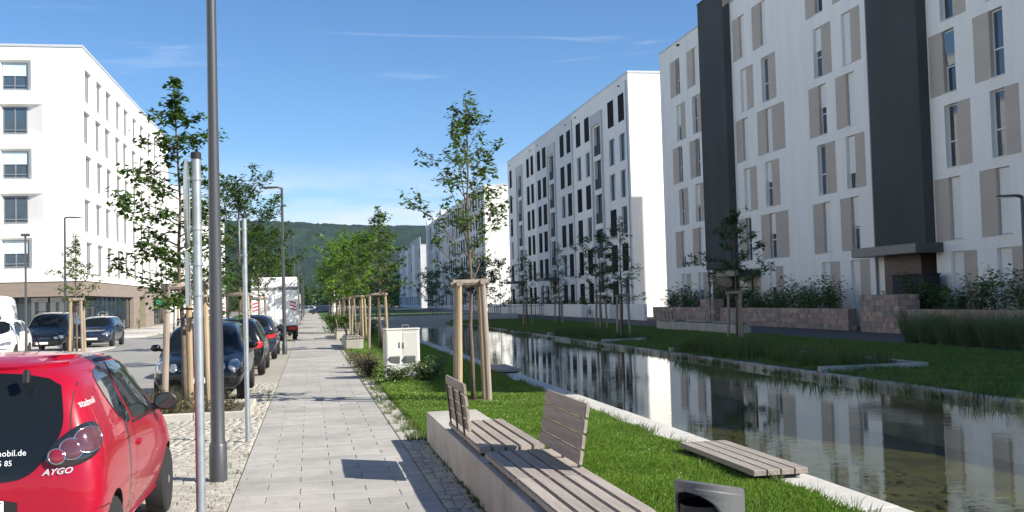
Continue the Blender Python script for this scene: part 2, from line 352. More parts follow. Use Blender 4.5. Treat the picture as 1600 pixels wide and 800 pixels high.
# ================================================================ ground, water, hills
rng = random.Random(7); nrng = np.random.default_rng(11)
CX0, CX1, CY1 = 4.50, 10.25, 84.0      # canal
def ground():
    mb = MB(); z = -0.06
    xs = [-900, 4.4, 10.4, 1200]; ys = [-160, CY1+0.2, 1400]
    for i in range(3):
        for j in range(2):
            if i == 1 and j == 0: continue
            mb.quad((xs[i], ys[j], z), (xs[i+1], ys[j], z), (xs[i+1], ys[j+1], z), (xs[i], ys[j+1], z))
    struct(mb.build('ground', 'ground'))
    mb = MB()
    mb.quad((4.3, -160, -0.26), (11, -160, -1.02), (11, CY1+1, -1.02), (4.3, CY1+1, -0.26))
    struct(mb.build('canal_bed', 'bed'))
    mb = MB(); mb.quad((4.42, -160, -0.09), (10.40, -160, -0.09), (10.40, CY1+0.1, -0.09), (4.42, CY1+0.1, -0.09))
    m = bpy.data.materials.new('water'); m.use_nodes = True; MATS['water'] = m
    nt = m.node_tree; N = nt.nodes; L = nt.links
    for n in list(N): N.remove(n)
    out = N.new('ShaderNodeOutputMaterial'); mix = N.new('ShaderNodeMixShader'); tr = N.new('ShaderNodeBsdfTransparent'); gl = N.new('ShaderNodeBsdfGlossy')
    tr.inputs[0].default_value = (0.90, 0.92, 0.74, 1); gl.inputs['Roughness'].default_value = 0.015; gl.inputs[0].default_value = (0.95, 0.97, 0.97, 1)
    lw = N.new('ShaderNodeLayerWeight'); lw.inputs[0].default_value = 0.5
    fr = N.new('ShaderNodeMath'); fr.operation = 'POWER'; L.new(lw.outputs['Facing'], fr.inputs[0]); fr.inputs[1].default_value = 4.6
    fa = N.new('ShaderNodeMapRange'); fa.inputs[1].default_value = 0.0; fa.inputs[2].default_value = 0.80; fa.inputs[3].default_value = 0.02; fa.inputs[4].default_value = 1.0
    L.new(fr.outputs[0], fa.inputs[0]); L.new(fa.outputs[0], mix.inputs[0])
    L.new(tr.outputs[0], mix.inputs[1]); L.new(gl.outputs[0], mix.inputs[2]); L.new(mix.outputs[0], out.inputs[0])
    g = N.new('ShaderNodeNewGeometry'); mp = N.new('ShaderNodeMapping'); mp.inputs['Scale'].default_value = (1.0, 2.2, 1); L.new(g.outputs['Position'], mp.inputs[0])
    nz = N.new('ShaderNodeTexNoise'); nz.inputs['Scale'].default_value = 2.6; nz.inputs['Detail'].default_value = 5; L.new(mp.outputs[0], nz.inputs[0])
    # broken patches of calm and ruffled water
    n2 = N.new('ShaderNodeTexNoise'); n2.inputs['Scale'].default_value = 0.22; n2.inputs['Detail'].default_value = 2; L.new(mp.outputs[0], n2.inputs[0])
    mr = N.new('ShaderNodeMapRange'); mr.inputs[1].default_value = 0.35; mr.inputs[2].default_value = 0.7; mr.inputs[3].default_value = 0.012; mr.inputs[4].default_value = 0.05; L.new(n2.outputs[0], mr.inputs[0])
    b = N.new('ShaderNodeBump'); b.inputs['Distance'].default_value = 0.05; L.new(mr.outputs[0], b.inputs['Strength']); L.new(nz.outputs[0], b.inputs['Height'])
    L.new(b.outputs[0], gl.inputs['Normal'])
    struct(mb.build('water', 'water'))
    # mossy submerged stones, scattered on the bed close to the near wall
ground()

def poly_sheet(name, pts, z, mat):
    mb = MB(); mb.add([(p[0], p[1], z) for p in pts], [tuple(range(len(pts)))])
    return struct(mb.build(name, mat))
def ustrip(name, u0, u1, v0, v1, z, mat):
    return poly_sheet(name, [(SX(u0, v0), v0), (SX(u1, v0), v0), (SX(u1, v1), v1), (SX(u0, v1), v1)], z, mat)

ustrip('road', -9.6, -3.35, -60, 700, -0.030, 'asphalt')
poly_sheet('side_road', [(-300, 56.5), (-9.0, 56.5), (-9.0, 67.5), (-300, 67.5)], -0.026, 'asphalt')
# pale parking apron on the other side with a rounded tip
tip = [(-300, -60), (-8.9, -60), (-9.4, 46)]
for k in range(9):
    a = math.pi/2*k/8
    tip.append((-12.8+3.4*math.cos(a), 50.0+4.2*math.sin(a)))
tip += [(-300, 54.2)]
mb = MB(); mb.prism(tip, -0.06, 0.02); struct(mb.build('parking_apron', 'apron'))
mb = MB(); mb.prism([(-120, 67.6), (-12.0, 67.6), (-11.0, 69), (-11.2, 125), (-120, 125)], -0.06, 0.05); struct(mb.build('corner_pavement', 'apron'))
# far side of the canal
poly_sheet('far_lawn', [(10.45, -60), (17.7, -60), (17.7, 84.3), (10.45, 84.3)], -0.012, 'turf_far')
poly_sheet('far_path', [(17.7, -60), (21.6, -60), (21.6, 150), (17.7, 150)], -0.02, 'asphalt_dark')
poly_sheet('far_bed', [(21.6, -60), (24.6, -60), (24.6, 150), (21.6, 150)], -0.015, 'soil')
poly_sheet('lawn', [(SX(1.30, -20), -20), (4.05, -20), (4.05, 84.3), (SX(1.30, 84.3), 84.3)], -0.008, 'turf')
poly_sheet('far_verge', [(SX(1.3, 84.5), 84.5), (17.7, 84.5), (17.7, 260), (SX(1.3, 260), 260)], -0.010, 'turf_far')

# canal kerb: single stones, each its own piece
def kerb():
    base = empty('canal_kerb', (0, 0, 0), kind='structure')
    cache = {}
    def stone(x0, x1, ya, yb, z0, z1, mat):
        key = (round(x1-x0, 3), round(yb-ya, 3), mat)
        if key not in cache:
            cache[key] = MB().box(-(x1-x0)/2, (x1-x0)/2, -(yb-ya)/2, (yb-ya)/2, z0, z1).mesh('kerb_stone', mat, bevel=0.008)
        link('kerb_stone', cache[key], base, ((x0+x1)/2, (ya+yb)/2, rng.uniform(-0.003, 0.003)))
    y = -6.0
    while y < 83:
        stone(4.05, 4.50, y+0.004, y+1.496, -0.45, 0.02, 'kerb_stone'); y += 1.5
    y = 4.0
    while y < 83:
        stone(10.22, 10.46, y+0.004, y+1.996, -0.45, 0.015, 'kerb_weathered'); y += 2.0
    mb = MB().box(4.02, 10.5, CY1, CY1+0.5, -0.8, 0.30); mb.build('end_wall', 'kerb_stone', base, bevel=0.01)
    mb = MB().box(4.06, 4.48, -160, CY1, -1.1, -0.452); mb.build('retaining_wall', 'kerb_weathered', base)
    mb = MB().box(10.24, 10.44, -160, CY1, -1.1, -0.452); mb.build('retaining_wall', 'kerb_weathered', base)
kerb()
# concrete planting basin let into the far lawn
def basin(y0, y1, x1, h=0.12):
    b = empty('planting_basin', (10.5, (y0+y1)/2, 0), label='concrete planting basin cut into the far lawn, near %s' % ('the lone shaded sapling' if y0 < 25 else 'the group of saplings'), cat='planter')
    cx, cy = 10.5, (y0+y1)/2
    for (xa, xb, ya, yb) in ((10.47, x1, y0, y0+0.16), (10.47, x1, y1-0.16, y1), (x1-0.16, x1, y0+0.165, y1-0.165)):
        MB().box(xa-cx, xb-cx, ya-cy, yb-cy, -0.1, h).build('rim', 'kerb_weathered', b, bevel=0.008)
    MB().quad((10.47-cx, y0-cy+0.1, 0.01), (x1-cx-0.1, y0-cy+0.1, 0.01), (x1-cx-0.1, y1-cy-0.1, 0.01), (10.47-cx, y1-cy-0.1, 0.01)).build('soil', 'soil', b)
basin(20.3, 30.0, 13.0); basin(37.5, 47.0, 12.2)

# footpath: slabs in running bond, the nearest 300 each an object of its own
def footpath():
    base = empty('footpath', (0, 0, 0), kind='structure')
    U0, U1, D, W = -0.82, 1.0, 0.335, 0.607
    bed = MB(); v0, v1 = 2.0, 400
    bed.quad((SX(U0, v0), v0, -0.010), (SX(U1, v0), v0, -0.010), (SX(U1, v1), v1, -0.010), (SX(U0, v1), v1, -0.010)).build('bedding', 'path_joint', base)
    cache = {}
    rest = MB(); n = 0; row = 0; v = 6.4
    while v < 330:
        segs = []
        x = U0-(W/2 if row % 2 else 0)
        while x < U1-0.02:
            a, b = max(x, U0), min(x+W, U1)
            if b-a > 0.05: segs.append((a, b))
            x += W
        D2 = D if v < 60 else D*6
        for (a, b) in segs:
            w = b-a-0.006; c = (a+b)/2
            if n < 300:
                k = round(w, 2)
                if k not in cache:
                    cache[k] = MB().box(-w/2, w/2, -D/2+0.003, D/2-0.003, -0.04, 0).mesh('slab', 'paver', bevel=0.004)
                link('slab', cache[k], base, (SX(c, v+D/2), v+D/2, rng.uniform(-0.0025, 0.0015)), SROT); n += 1
            else:
                vc = v+D2/2; z = rng.uniform(-0.002, 0.001)
                rest.add([(SX(a+0.003, v), v+0.003, z), (SX(b-0.003, v), v+0.003, z), (SX(b-0.003, v+D2), v+D2-0.003, z), (SX(a+0.003, v+D2), v+D2-0.003, z)], [(0, 1, 2, 3)])
        v += D2; row += 1
    o = rest.build('slab_field', 'paver', base); o['kind'] = 'stuff'
footpath()

# small setts of the parking strip and of the strip beside the benches
def setts(name, u0, u1, v0, v1, near, label=None):
    base = empty(name, (0, 0, 0), kind='structure')
    MB().quad((SX(u0, -8), -8, -0.014), (SX(u1, -8), -8, -0.014), (SX(u1, 300), 300, -0.014), (SX(u0, 300), 300, -0.014)).build('bedding', 'sett_field', base)
    ms = []
    for k in range(6):
        mb = MB().box(-0.5, 0.5, -0.5, 0.5, -0.5, 0.5)
        me = mb.mesh('sett', 'sett', bevel=0.07, seg=1); ms.append(me)
    cells = []
    v = v0
    while v < v1:
        d = rng.uniform(0.085, 0.105); u = u0
        while u < u1-0.03:
            w = min(rng.uniform(0.085, 0.15), u1-u)
            cells.append((u+w/2, v+d/2, w-0.011, d-0.011)); u += w
        v += d
    cells.sort(key=lambda c: c[1])
    vis = [c for c in cells if (c[1] > near[0] and c[0] > near[1])]
    vis_set = set(id(c) for c in vis[:300])
    V = []; F = []
    for c in cells:
        z = rng.uniform(-0.004, 0.003)
        if id(c) in vis_set:
            o = link('sett', ms[rng.randrange(6)], base, (SX(c[0], c[1]), c[1], -0.02+z), SROT+rng.uniform(-0.03, 0.03)); o.scale = (c[2], c[3], 0.045)
        else:
            b = len(V); w, d = c[2]/2, c[3]/2; X, Y = SX(c[0], c[1]), c[1]; e = 0.007
            V += [(X-w, Y-d, -0.03), (X+w, Y-d, -0.03), (X+w, Y+d, -0.03), (X-w, Y+d, -0.03),
                  (X-w+e, Y-d+e, z), (X+w-e, Y-d+e, z), (X+w-e, Y+d-e, z), (X-w+e, Y+d-e, z)]
            F += [(b+4, b+5, b+6, b+7), (b, b+1, b+5, b+4), (b+1, b+2, b+6, b+5), (b+2, b+3, b+7, b+6), (b+3, b, b+4, b+7)]
    if V:
        o = link('sett_field', npmesh('sett_field', V, F, 'sett_island'), base); o['kind'] = 'stuff'
def sett_mats():
    m = M('sett_island', (0.38, 0.355, 0.305), 0.85, 0.2, 9, 0.4, 120, world=True)
    nt = m.node_tree; N = nt.nodes; L = nt.links; p = N['Principled BSDF']
    lk = p.inputs['Base Color'].links[0].from_socket
    g = N.new('ShaderNodeNewGeometry'); mr = N.new('ShaderNodeMapRange'); mr.inputs[3].default_value = 0.82; mr.inputs[4].default_value = 1.16
    L.new(g.outputs['Random Per Island'], mr.inputs[0]); v = N.new('ShaderNodeVectorMath'); v.operation = 'SCALE'
    L.new(lk, v.inputs[0]); L.new(mr.outputs[0], v.inputs['Scale']); L.new(v.outputs[0], p.inputs['Base Color'])
    m = bpy.data.materials.new('sett_field'); m.use_nodes = True; MATS['sett_field'] = m
    nt = m.node_tree; N = nt.nodes; L = nt.links; p = N['Principled BSDF']; p.inputs['Roughness'].default_value = 0.9
    g = N.new('ShaderNodeNewGeometry'); br = N.new('ShaderNodeTexBrick'); L.new(g.outputs['Position'], br.inputs[0])
    br.inputs['Scale'].default_value = 1.0; br.inputs['Brick Width'].default_value = 0.12; br.inputs['Row Height'].default_value = 0.095; br.inputs['Mortar Size'].default_value = 0.006
    br.inputs['Color1'].default_value = (0.32, 0.30, 0.255, 1); br.inputs['Color2'].default_value = (0.40, 0.375, 0.325, 1); br.inputs['Mortar'].default_value = (0.20, 0.18, 0.14, 1)
    L.new(br.outputs[0], p.inputs['Base Color'])
sett_mats()
setts('parking_strip', -3.35, -0.825, 7.2, 24.0, (8.6, -1.6))
setts('sett_strip', 1.005, 1.30, 7.6, 40.0, (8.6, 0))
mb = MB()
for (ua, ub, va, vb) in ((-3.36, -3.20, -8, 300),):
    mb.add([(SX(ua, va), va, 0), (SX(ub, va), va, 0), (SX(ub, vb), vb, 0), (SX(ua, vb), vb, 0)], [(0, 1, 2, 3)])
struct(mb.build('gutter_strip', 'kerb_stone', loc=(0, 0, -0.004)))

# hills covered with forest
def hills():
    def fbm(x, y):
        s = 0
        for k, (fq, am) in enumerate(((0.0021, 1), (0.0047, 0.5), (0.011, 0.25), (0.026, 0.12))):
            s = s+am*(np.sin(x*fq*1.7+k*1.3+1.1*np.sin(y*fq*1.3+k))*np.cos(y*fq*1.9+k*2.1+0.9*np.sin(x*fq*1.1)))
        return s
    xs = np.linspace(-1900, 2300, 560); ys = np.linspace(850, 2900, 300)
    X, Y = np.meshgrid(xs, ys)
    t = np.clip((Y-(930+120*np.sin(X*0.002+1.0)))/820, 0, 1); sm = t*t*(3-2*t)
    crest = 146-0.030*(X-60)-10*np.cos((X-40)*0.004)
    Z = sm*crest+sm*(1-sm)*4*14*fbm(X, Y)+3*fbm(X*2.3, Y*2.3)*sm
    Z += (nrng.random(X.shape)-0.5)*7.5*np.clip(sm*4, 0, 1)
    Z[t <= 0] = -2
    V = np.stack([X, Y, Z], -1).reshape(-1, 3)
    ny, nx = X.shape; i = np.arange(ny-1)[:, None]*nx+np.arange(nx-1)[None, :]
    F = np.stack([i, i+1, i+nx+1, i+nx], -1).reshape(-1, 4)
    m = M('forest', (0.012, 0.028, 0.015), 0.95, 0.6, 0.045, 0.9, 0.09, world=True, spec=0.1, tint=(0.020, 0.040, 0.017), tscale=0.006, tamt=0.8, detail=9)
    m.node_tree.nodes['Bump'].inputs['Distance'].default_value = 6.0
    o = link('hills', npmesh('hills', V, F, 'forest', True)); struct(o)
hills()

# thin summer haze
def haze():
    m = bpy.data.materials.new('haze'); m.use_nodes = True; nt = m.node_tree; N = nt.nodes; L = nt.links
    for n in list(N): N.remove(n)
    out = N.new('ShaderNodeOutputMaterial'); v = N.new('ShaderNodeVolumePrincipled'); L.new(v.outputs[0], out.inputs['Volume'])
    v.inputs['Color'].default_value = (0.62, 0.80, 1.0, 1); v.inputs['Density'].default_value = 0.00008; v.inputs['Anisotropy'].default_value = 0.2
    MATS['haze'] = m
    o = MB().box(-1950, 2350, -200, 2950, -3, 260).build('haze', 'haze'); tag(o, 'thin blue summer haze over the street and the hills', 'haze', kind='stuff')
haze()

def bed_stones():
    rs = np.random.default_rng(88); V = []; F = []; n = 0
    ico = np.array([(0, 0, 1), (.9, 0, .3), (.28, .85, .3), (-.72, .53, .3), (-.72, -.53, .3), (.28, -.85, .3), (.75, .5, -.4), (-.3, .9, -.4), (-.95, 0, -.4), (-.3, -.9, -.4), (.75, -.5, -.4)])
    fc = [(0, 1, 2), (0, 2, 3), (0, 3, 4), (0, 4, 5), (0, 5, 1), (1, 6, 2), (2, 6, 7), (2, 7, 3), (3, 7, 8), (3, 8, 4), (4, 8, 9), (4, 9, 5), (5, 9, 10), (5, 10, 1), (1, 10, 6)]
    for k in range(1500):
        y = 5+26*rs.random()**1.6; x = 4.5+2.8*rs.random()**1.2; s = 0.03+0.06*rs.random()**2; z = -0.26-0.1134*(x-4.3)
        V.append(ico*np.array([s, s*(0.7+0.6*rs.random()), s*0.45])+np.array([x, y, z])); F += [(a+n, b+n, c+n) for (a, b, c) in fc]; n += len(ico)
    o = link('bed_stones', npmesh('bed_stones', np.concatenate(V), F, 'moss_stone')); tag(o, 'mossy yellow-green stones on the shallow canal bed along the near kerb', 'stones', kind='stuff')
leafmat('moss_stone', (0.018, 0.020, 0.006), (0.06, 0.058, 0.012), 0.0, 0.9, 1.2)
bed_stones()
# ================================================================ buildings
class Facade:
    """canonical frame: local x to the viewer's right, z up, facing local -y"""
    def __init__(s, root, loc, rz, W, z0, z1, mat, name='wall', thick=0.0):
        s.root = root; s.loc = Vector(loc); s.rz = rz; s.W = W; s.z0 = z0; s.z1 = z1; s.mat = mat; s.name = name; s.op = []
        s.R = Matrix.Rotation(rz, 3, 'Z')
    def pt(s, x, y, z): return s.R @ Vector((x, y, z))+s.loc
    def hole(s, x0, x1, z0, z1, d=0.2, splay=(0, 0, 0, 0)): s.op.append((x0, x1, z0, z1, d, splay))
    def place(s, name, me, x, y, z, parent=None):
        if parent is None: o = link(name, me, s.root, s.pt(x, y, z)-s.root.location, s.rz)
        else: o = link(name, me, parent, (x, y, z))
        return o
    def build(s):
        xs = sorted(set([0, s.W]+[round(v, 4) for o in s.op for v in o[:2]])); zs = sorted(set([s.z0, s.z1]+[round(v, 4) for o in s.op for v in o[2:4]]))
        ops = [tuple(round(v, 4) for v in o[:4]) for o in s.op]
        mb = MB(); nx, nz = len(xs), len(zs)
        vid = {}
        def vv(i, k):
            if (i, k) not in vid: vid[(i, k)] = len(mb.v); mb.v.append((xs[i], 0, zs[k]))
            return vid[(i, k)]
        for i in range(nx-1):
            cx = (xs[i]+xs[i+1])/2
            col = [o for o in ops if o[0] < cx < o[1]]
            for k in range(nz-1):
                cz = (zs[k]+zs[k+1])/2
                if any(o[2] < cz < o[3] for o in col): continue
                mb.f.append((vv(i, k), vv(i+1, k), vv(i+1, k+1), vv(i, k+1)))
        for (x0, x1, z0, z1, d, sp) in s.op:
            a, b, c, e = sp
            O = [(x0, 0, z0), (x1, 0, z0), (x1, 0, z1), (x0, 0, z1)]; I = [(x0+a, d, z0+c), (x1-b, d, z0+c), (x1-b, d, z1-e), (x0+a, d, z1-e)]
            mb.add(O+I, [(0, 1, 5, 4), (1, 2, 6, 5), (2, 3, 7, 6), (3, 0, 4, 7), (4, 5, 6, 7)])
        s.obj = link(s.name, mb.mesh(s.name, s.mat), s.root, s.loc-s.root.location, s.rz)
        return s.obj
WC = {}
def wmesh(kind, w, h, *a):
    key = (kind, round(w, 2), round(h, 2))+a
    if key in WC: return WC[key]
    mb = MB()
    if kind == 'frame':                      # a = material, bar width, transom height share, mullion
        mat, t, tr, mu = a; d = 0.06
        mb.box(0, t, -d, 0, 0, h).box(w-t, w, -d, 0, 0, h).box(t, w-t, -d+0.002, 0, 0, t).box(t, w-t, -d+0.002, 0, h-t, h)
        if tr: mb.box(t, w-t, -d-0.004, 0, h*tr-t/2, h*tr+t/2)
        if mu: mb.box(w*mu-t*0.6, w*mu+t*0.6, -d-0.003, 0, t, h-t)
        me = mb.mesh('window', mat)
    elif kind == 'pane': me = mb.box(0, w, -0.025, -0.012, 0, h).mesh('pane', a[0])
    elif kind == 'sill': me = mb.box(-0.03, w+0.03, -a[1], 0.02, -0.035, 0).mesh('sill', a[0])
    elif kind == 'panel': me = mb.box(0, w, -a[1], 0, 0, h).mesh(a[2], a[0])
    elif kind == 'blind':
        mb.box(0, w, -0.018, 0, 0, h); me = mb.mesh('blind', a[0])
    elif kind == 'tilt':
        mb.obb((w/2, -0.06, h/2), (w/2, 0, 0), (0, 0.015, 0), Vector((0, -0.045, h/2)))
        me = mb.mesh('tilted_sash', a[0])
    elif kind == 'rail':
        for z in a[1:]: mb.box(-0.01, w+0.01, -0.03, -0.008, z*h-0.018, z*h+0.018)
        me = mb.mesh('railing', a[0])
    WC[key] = me; return me
def window(F, x0, x1, z0, z1, d, frame='frame_white', t=0.05, transom=0.42, mull=None, pane='pane', sill='sill', sillout=None, blind=0.0, bmat='blind', tilt=False, rail=None):
    w, h = x1-x0, z1-z0
    o = F.place('window', wmesh('frame', w, h, frame, t, transom, mull), x0, d-0.002, z0)
    F.place('pane', wmesh('pane', w-2*t, h-2*t, pane), t, -0.002, t, o)
    if sill: F.place('sill', wmesh('sill', w, 0, sill, (sillout if sillout else d+0.04)), 0, 0, 0.012, o)
    if blind > 0.02: F.place('blind', wmesh('blind', w-0.02, h*blind, bmat), 0.01, -0.068, h-h*blind-0.004, o)
    if tilt: F.place('tilted_sash', wmesh('tilt', w-2*t-0.02, h*0.52, 'pane_blue'), t+0.01, -0.07, h*0.44, o)
    if rail: F.place('railing', wmesh('rail', w, h, *rail), 0, -0.075, 0, o)
    return o

brg = random.Random(5)
# ---------------------------------------------------------------- apartment house with dark stair towers
def house_towers():
    X = 24.5; YF, YN = 70.1, 3.8; H = 19.05
    root = empty('apartment_building', (X+6, 32, 0), label='white apartment block with beige window panels and two dark grey stair towers', cat='building')
    secs = [('A', 70.1, 61.25), ('B', 57.2, 41.2), ('C', 37.4, YN)]
    odd = (3.55, 9.37, 15.42); even = (0.62, 6.42, 12.25); HW = 2.5
    cols = {'A': [((67.95, 66.05), (66.95, 65.2)), ((64.65, 62.8), (63.9, 62.25))],
            'B': [((56.9, 55.2), (56.0, 54.2)), ((54.15, 52.3), (53.1, 51.3)), ((47.7, 45.9), (47.0, 45.2)), ((44.96, 43.2), (44.2, 42.5))],
            'C': [((37.35, 35.6), (36.45, 34.8)), ((34.45, 32.73), (33.64, 32.04)), ((27.2, 25.4), (26.3, 24.5))]}
    for name, ya, yb in secs:
        F = Facade(root, (X, ya, 0), -math.pi/2, ya-yb, 0, H, 'plaster_cool'); todo = []
        for ci, (po, pe) in enumerate(cols[name]):
            for z in odd+even:
                isodd = z in odd; y0, y1 = po if isodd else pe
                pwp = name == 'B' and ci == 1 and z in (3.55, 9.37)
                if pwp: y0, y1 = 53.9, 50.45
                x0, x1 = ya-y0, ya-y1; W = x1-x0; ww = 0.80
                F.hole(x0, x1, z, z+HW, 0.24)
                if pwp: spans = [('p', x0, x0+1.05), ('w', x0+1.05, x0+1.85), ('p', x0+1.85, x1)]
                elif isodd: spans = [('p', x0, x1-ww), ('w', x1-ww, x1)]
                else: spans = [('w', x0, x0+ww), ('p', x0+ww, x1)]
                todo.append((spans, z, ci))
        F.build()
        for spans, z, ci in todo:
            for k, a, b in spans:
                if k == 'p': F.place('panel', wmesh('panel', b-a, HW, 'beige', 0.22, 'panel'), a, 0.241, z)
                else:
                    r = brg.random()
                    bl = 0 if name == 'C' and z > 5 else (0.97 if r < 0.32 else (brg.choice((0.45, 0.55, 0.7, 0.8)) if r < 0.72 else 0.0))
                    window(F, a+0.01, b-0.01, z+0.01, z+HW-0.01, 0.235, blind=bl, tilt=(name == 'C' and z > 9 and bl == 0 and ci == 0), pane='pane_blue' if brg.random() < 0.5 else 'pane')
    # stair towers: dark plaster box standing proud of the white front
    for (ya, yb) in ((61.25, 57.2), (41.2, 37.4)):
        t = MB().box(X-0.45, X+4, yb, ya, 3.45 if ya < 50 else 3.2, 20.1); o = t.build('stair_tower', 'tower_dark', root, -root.location)
        MB().box(X-0.49, X+4.1, yb-0.04, ya+0.04, 20.1, 20.16).build('coping', 'frame_dark', o)
        ztop = 3.44 if ya < 50 else 3.19
        MB().box(X-0.06, X+4, yb+1.0, ya, 0, ztop).build('entrance_wall', 'brown_door', root, -root.location)
        d = MB().box(X+0.6, X+0.7, yb, yb+1.0, 0, ztop).build('entrance_door', 'frame_dark', root, -root.location)
        MB().box(X+0.585, X+0.598, yb+0.15, yb+0.85, 0.3, 2.3).build('pane', 'shopglass', d)
        MB().box(X+0.1, X+4, yb-0.01, yb+0.001, 0, ztop).build('reveal', 'plaster_cool', root, -root.location)
        cy0, cy1, zc, th = (36.9, 41.9, 3.13, 0.40) if ya < 50 else (54.2, 58.9, 2.68, 0.34)
        c = MB().box(X-1.2, X+0.1, cy0, cy1, zc, zc+th).build('entrance_canopy', 'canopy_dark', root, -root.location, bevel=0.012)
        MB().box(X-1.23, X-1.205, cy0+0.02, cy1-0.02, zc+0.02, zc+th-0.02).build('fascia', 'canopy_grey' if ya < 50 else 'canopy_dark', c)
        # pale side strip with downpipe
        MB().tube([(X-0.07, ya+0.62, 0.2), (X-0.07, ya+0.62, H-0.25)], 0.06, 8).build('downpipe', 'frame_grey', root, -root.location)
        MB().box(X-0.18, X+0.02, ya+0.54, ya+0.72, H-0.35, H-0.12).build('rain_hopper', 'zinc', root, -root.location)
    # house number beside the entrance
    # remaining shell, roof, parapet
    s = MB()
    s.quad((X, YF, 0), (X, YF, H), (X+12, YF, H), (X+12, YF, 0)); s.quad((X, YN, 0), (X+12, YN, 0), (X+12, YN, H), (X, YN, H))
    s.quad((X+12, YN, 0), (X+12, YF, 0), (X+12, YF, H), (X+12, YN, H))
    s.build('side_wall', 'plaster_cool', root, -root.location)
    MB().box(X+0.02, X+11.98, YN+0.02, YF-0.02, H-0.25, H-0.01).build('roof', 'zinc', root, -root.location)
    for (ya, yb) in ((70.1, 61.29), (57.16, 41.24), (37.36, YN)):
        MB().box(X-0.06, X+0.4, yb, ya+(0.05 if ya > 70 else 0), H, H+0.10).build('coping', 'parapet', root, -root.location)
    MB().box(X+2.5, X+8, 44, 56, H, 21.3).build('penthouse', 'plaster_grey', root, -root.location)
    for y in (66.0, 50.0): MB().box(X-0.16, X+0.01, y-0.12, y+0.12, H-0.34, H-0.24).build('overflow_spout', 'frame_dark', root, -root.location)
house_towers()

# ---------------------------------------------------------------- white house with dark shutters
def house_shutters():
    X = 24.5; Y0, Y1 = 77.8, 131.0; H = 19.5
    root = empty('apartment_building', (X+6, 104, 0), label='white apartment block with black window shutters and grey framed bays', cat='building')
    floors = (0.75, 3.75, 6.75, 9.72, 12.70, 15.95); hw = 2.25
    secs = [(96.3, Y0, 'plaster_white', [(79.1, 80.6), (82.1, 83.7), (90.0, 91.5), (93.2, 94.7)], (85.5, 89.2)),
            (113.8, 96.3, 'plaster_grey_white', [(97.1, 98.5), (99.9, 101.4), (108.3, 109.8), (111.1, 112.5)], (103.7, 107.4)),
            (Y1, 113.8, 'plaster_white', [(114.9, 116.1), (117.3, 118.6), (128.3, 129.5)], (121.2, 125.0))]
    for si, (ya, yb, mat, cols, bay) in enumerate(secs):
        F = Facade(root, (X, ya, 0), -math.pi/2, ya-yb, 0, H, mat); todo = []
        for (a, b) in cols:
            for z in floors:
                F.hole(ya-b, ya-a, z, z+hw, 0.22); todo.append((ya-b, ya-a, z))
        by0, by1 = bay; bays = []
        for z in (2.05, 5.1, 8.15, 11.2, 14.2):
            h = 2.6
            F.hole(ya-by1+0.75, ya-by0-0.55, z, z+h, 0.35); bays.append((ya-by1+0.75, ya-by0-0.55, z, h))
        F.build()
        for (a, b, z) in todo:
            w = window(F, a+0.01, b-0.01, z+0.01, z+hw-0.01, 0.215, 'frame_grey', 0.06, None, None, sill='sill')
            if brg.random() < 0.76:     # folded shutters standing out of the opening
                half = (b-a)*0.55 if brg.random() < 0.35 else (b-a)
                F.place('shutter', wmesh('panel', half, hw-0.04, 'shutter_dark', 0.05, 'shutter'), 0.0, -0.265 + 0.05, 0.0, w)
        for (a, b, z, h) in bays:
            w = window(F, a+0.01, b-0.01, z+0.01, z+h-0.01, 0.345, 'frame_dark', 0.08, None, 0.5, 'pane', 'sill')
            mb = MB()
            F.place('balustrade', wmesh('panel', b-a-0.04, 0.95, 'frame_dark', 0.02, 'balustrade'), 0.01, -0.33, 0.02, w)
        # grey portal round the bay
        p = MB(); a, b = ya-by1, ya-by0; t = 0.4
        p.box(a, a+t, -0.14, 0.0, 1.6, 18.0).box(b-t, b, -0.14, 0.0, 1.6, 18.0).box(a+t, b-t, -0.138, 0.0, 16.95, 18.0)
        link('bay_frame', p.mesh('bay_frame', 'plaster_grey'), root, F.loc-root.location, F.rz)
        for y in (ya-1.6, yb+2.4):
            MB().box(X-0.14, X+0.01, y-0.1, y+0.1, H-0.62, H-0.54).build('overflow_spout', 'frame_dark', root, -root.location)
        if si < 2: MB().tube([(X-0.05, yb+0.55 if si == 0 else yb-0.05, 0.2), (X-0.05, yb+0.55 if si == 0 else yb-0.05, H-0.5)], 0.06, 8).build('downpipe', 'zinc', root, -root.location)
        c = MB().box(X-1.6, X+0.1, (by0+by1)/2-2.1, (by0+by1)/2+2.1, 3.55, 3.85)
        if si: c.build('entrance_canopy', 'canopy_dark', root, -root.location)
    s = MB(); s.quad((X, Y0, 0), (X+12, Y0, 0), (X+12, Y0, H), (X, Y0, H)); s.build('end_wall', 'plaster_white', root, -root.location)
    s = MB(); s.quad((X, Y1, 0), (X, Y1, H), (X+12, Y1, H), (X+12, Y1, 0)); s.quad((X+12, Y0, 0), (X+12, Y1, 0), (X+12, Y1, H), (X+12, Y0, H)); s.build('rear_wall', 'plaster_white', root, -root.location)
    MB().box(X-0.05, X+12.05, Y0-0.05, Y1+0.05, H, H+0.16).build('roof', 'parapet', root, -root.location)
house_shutters()

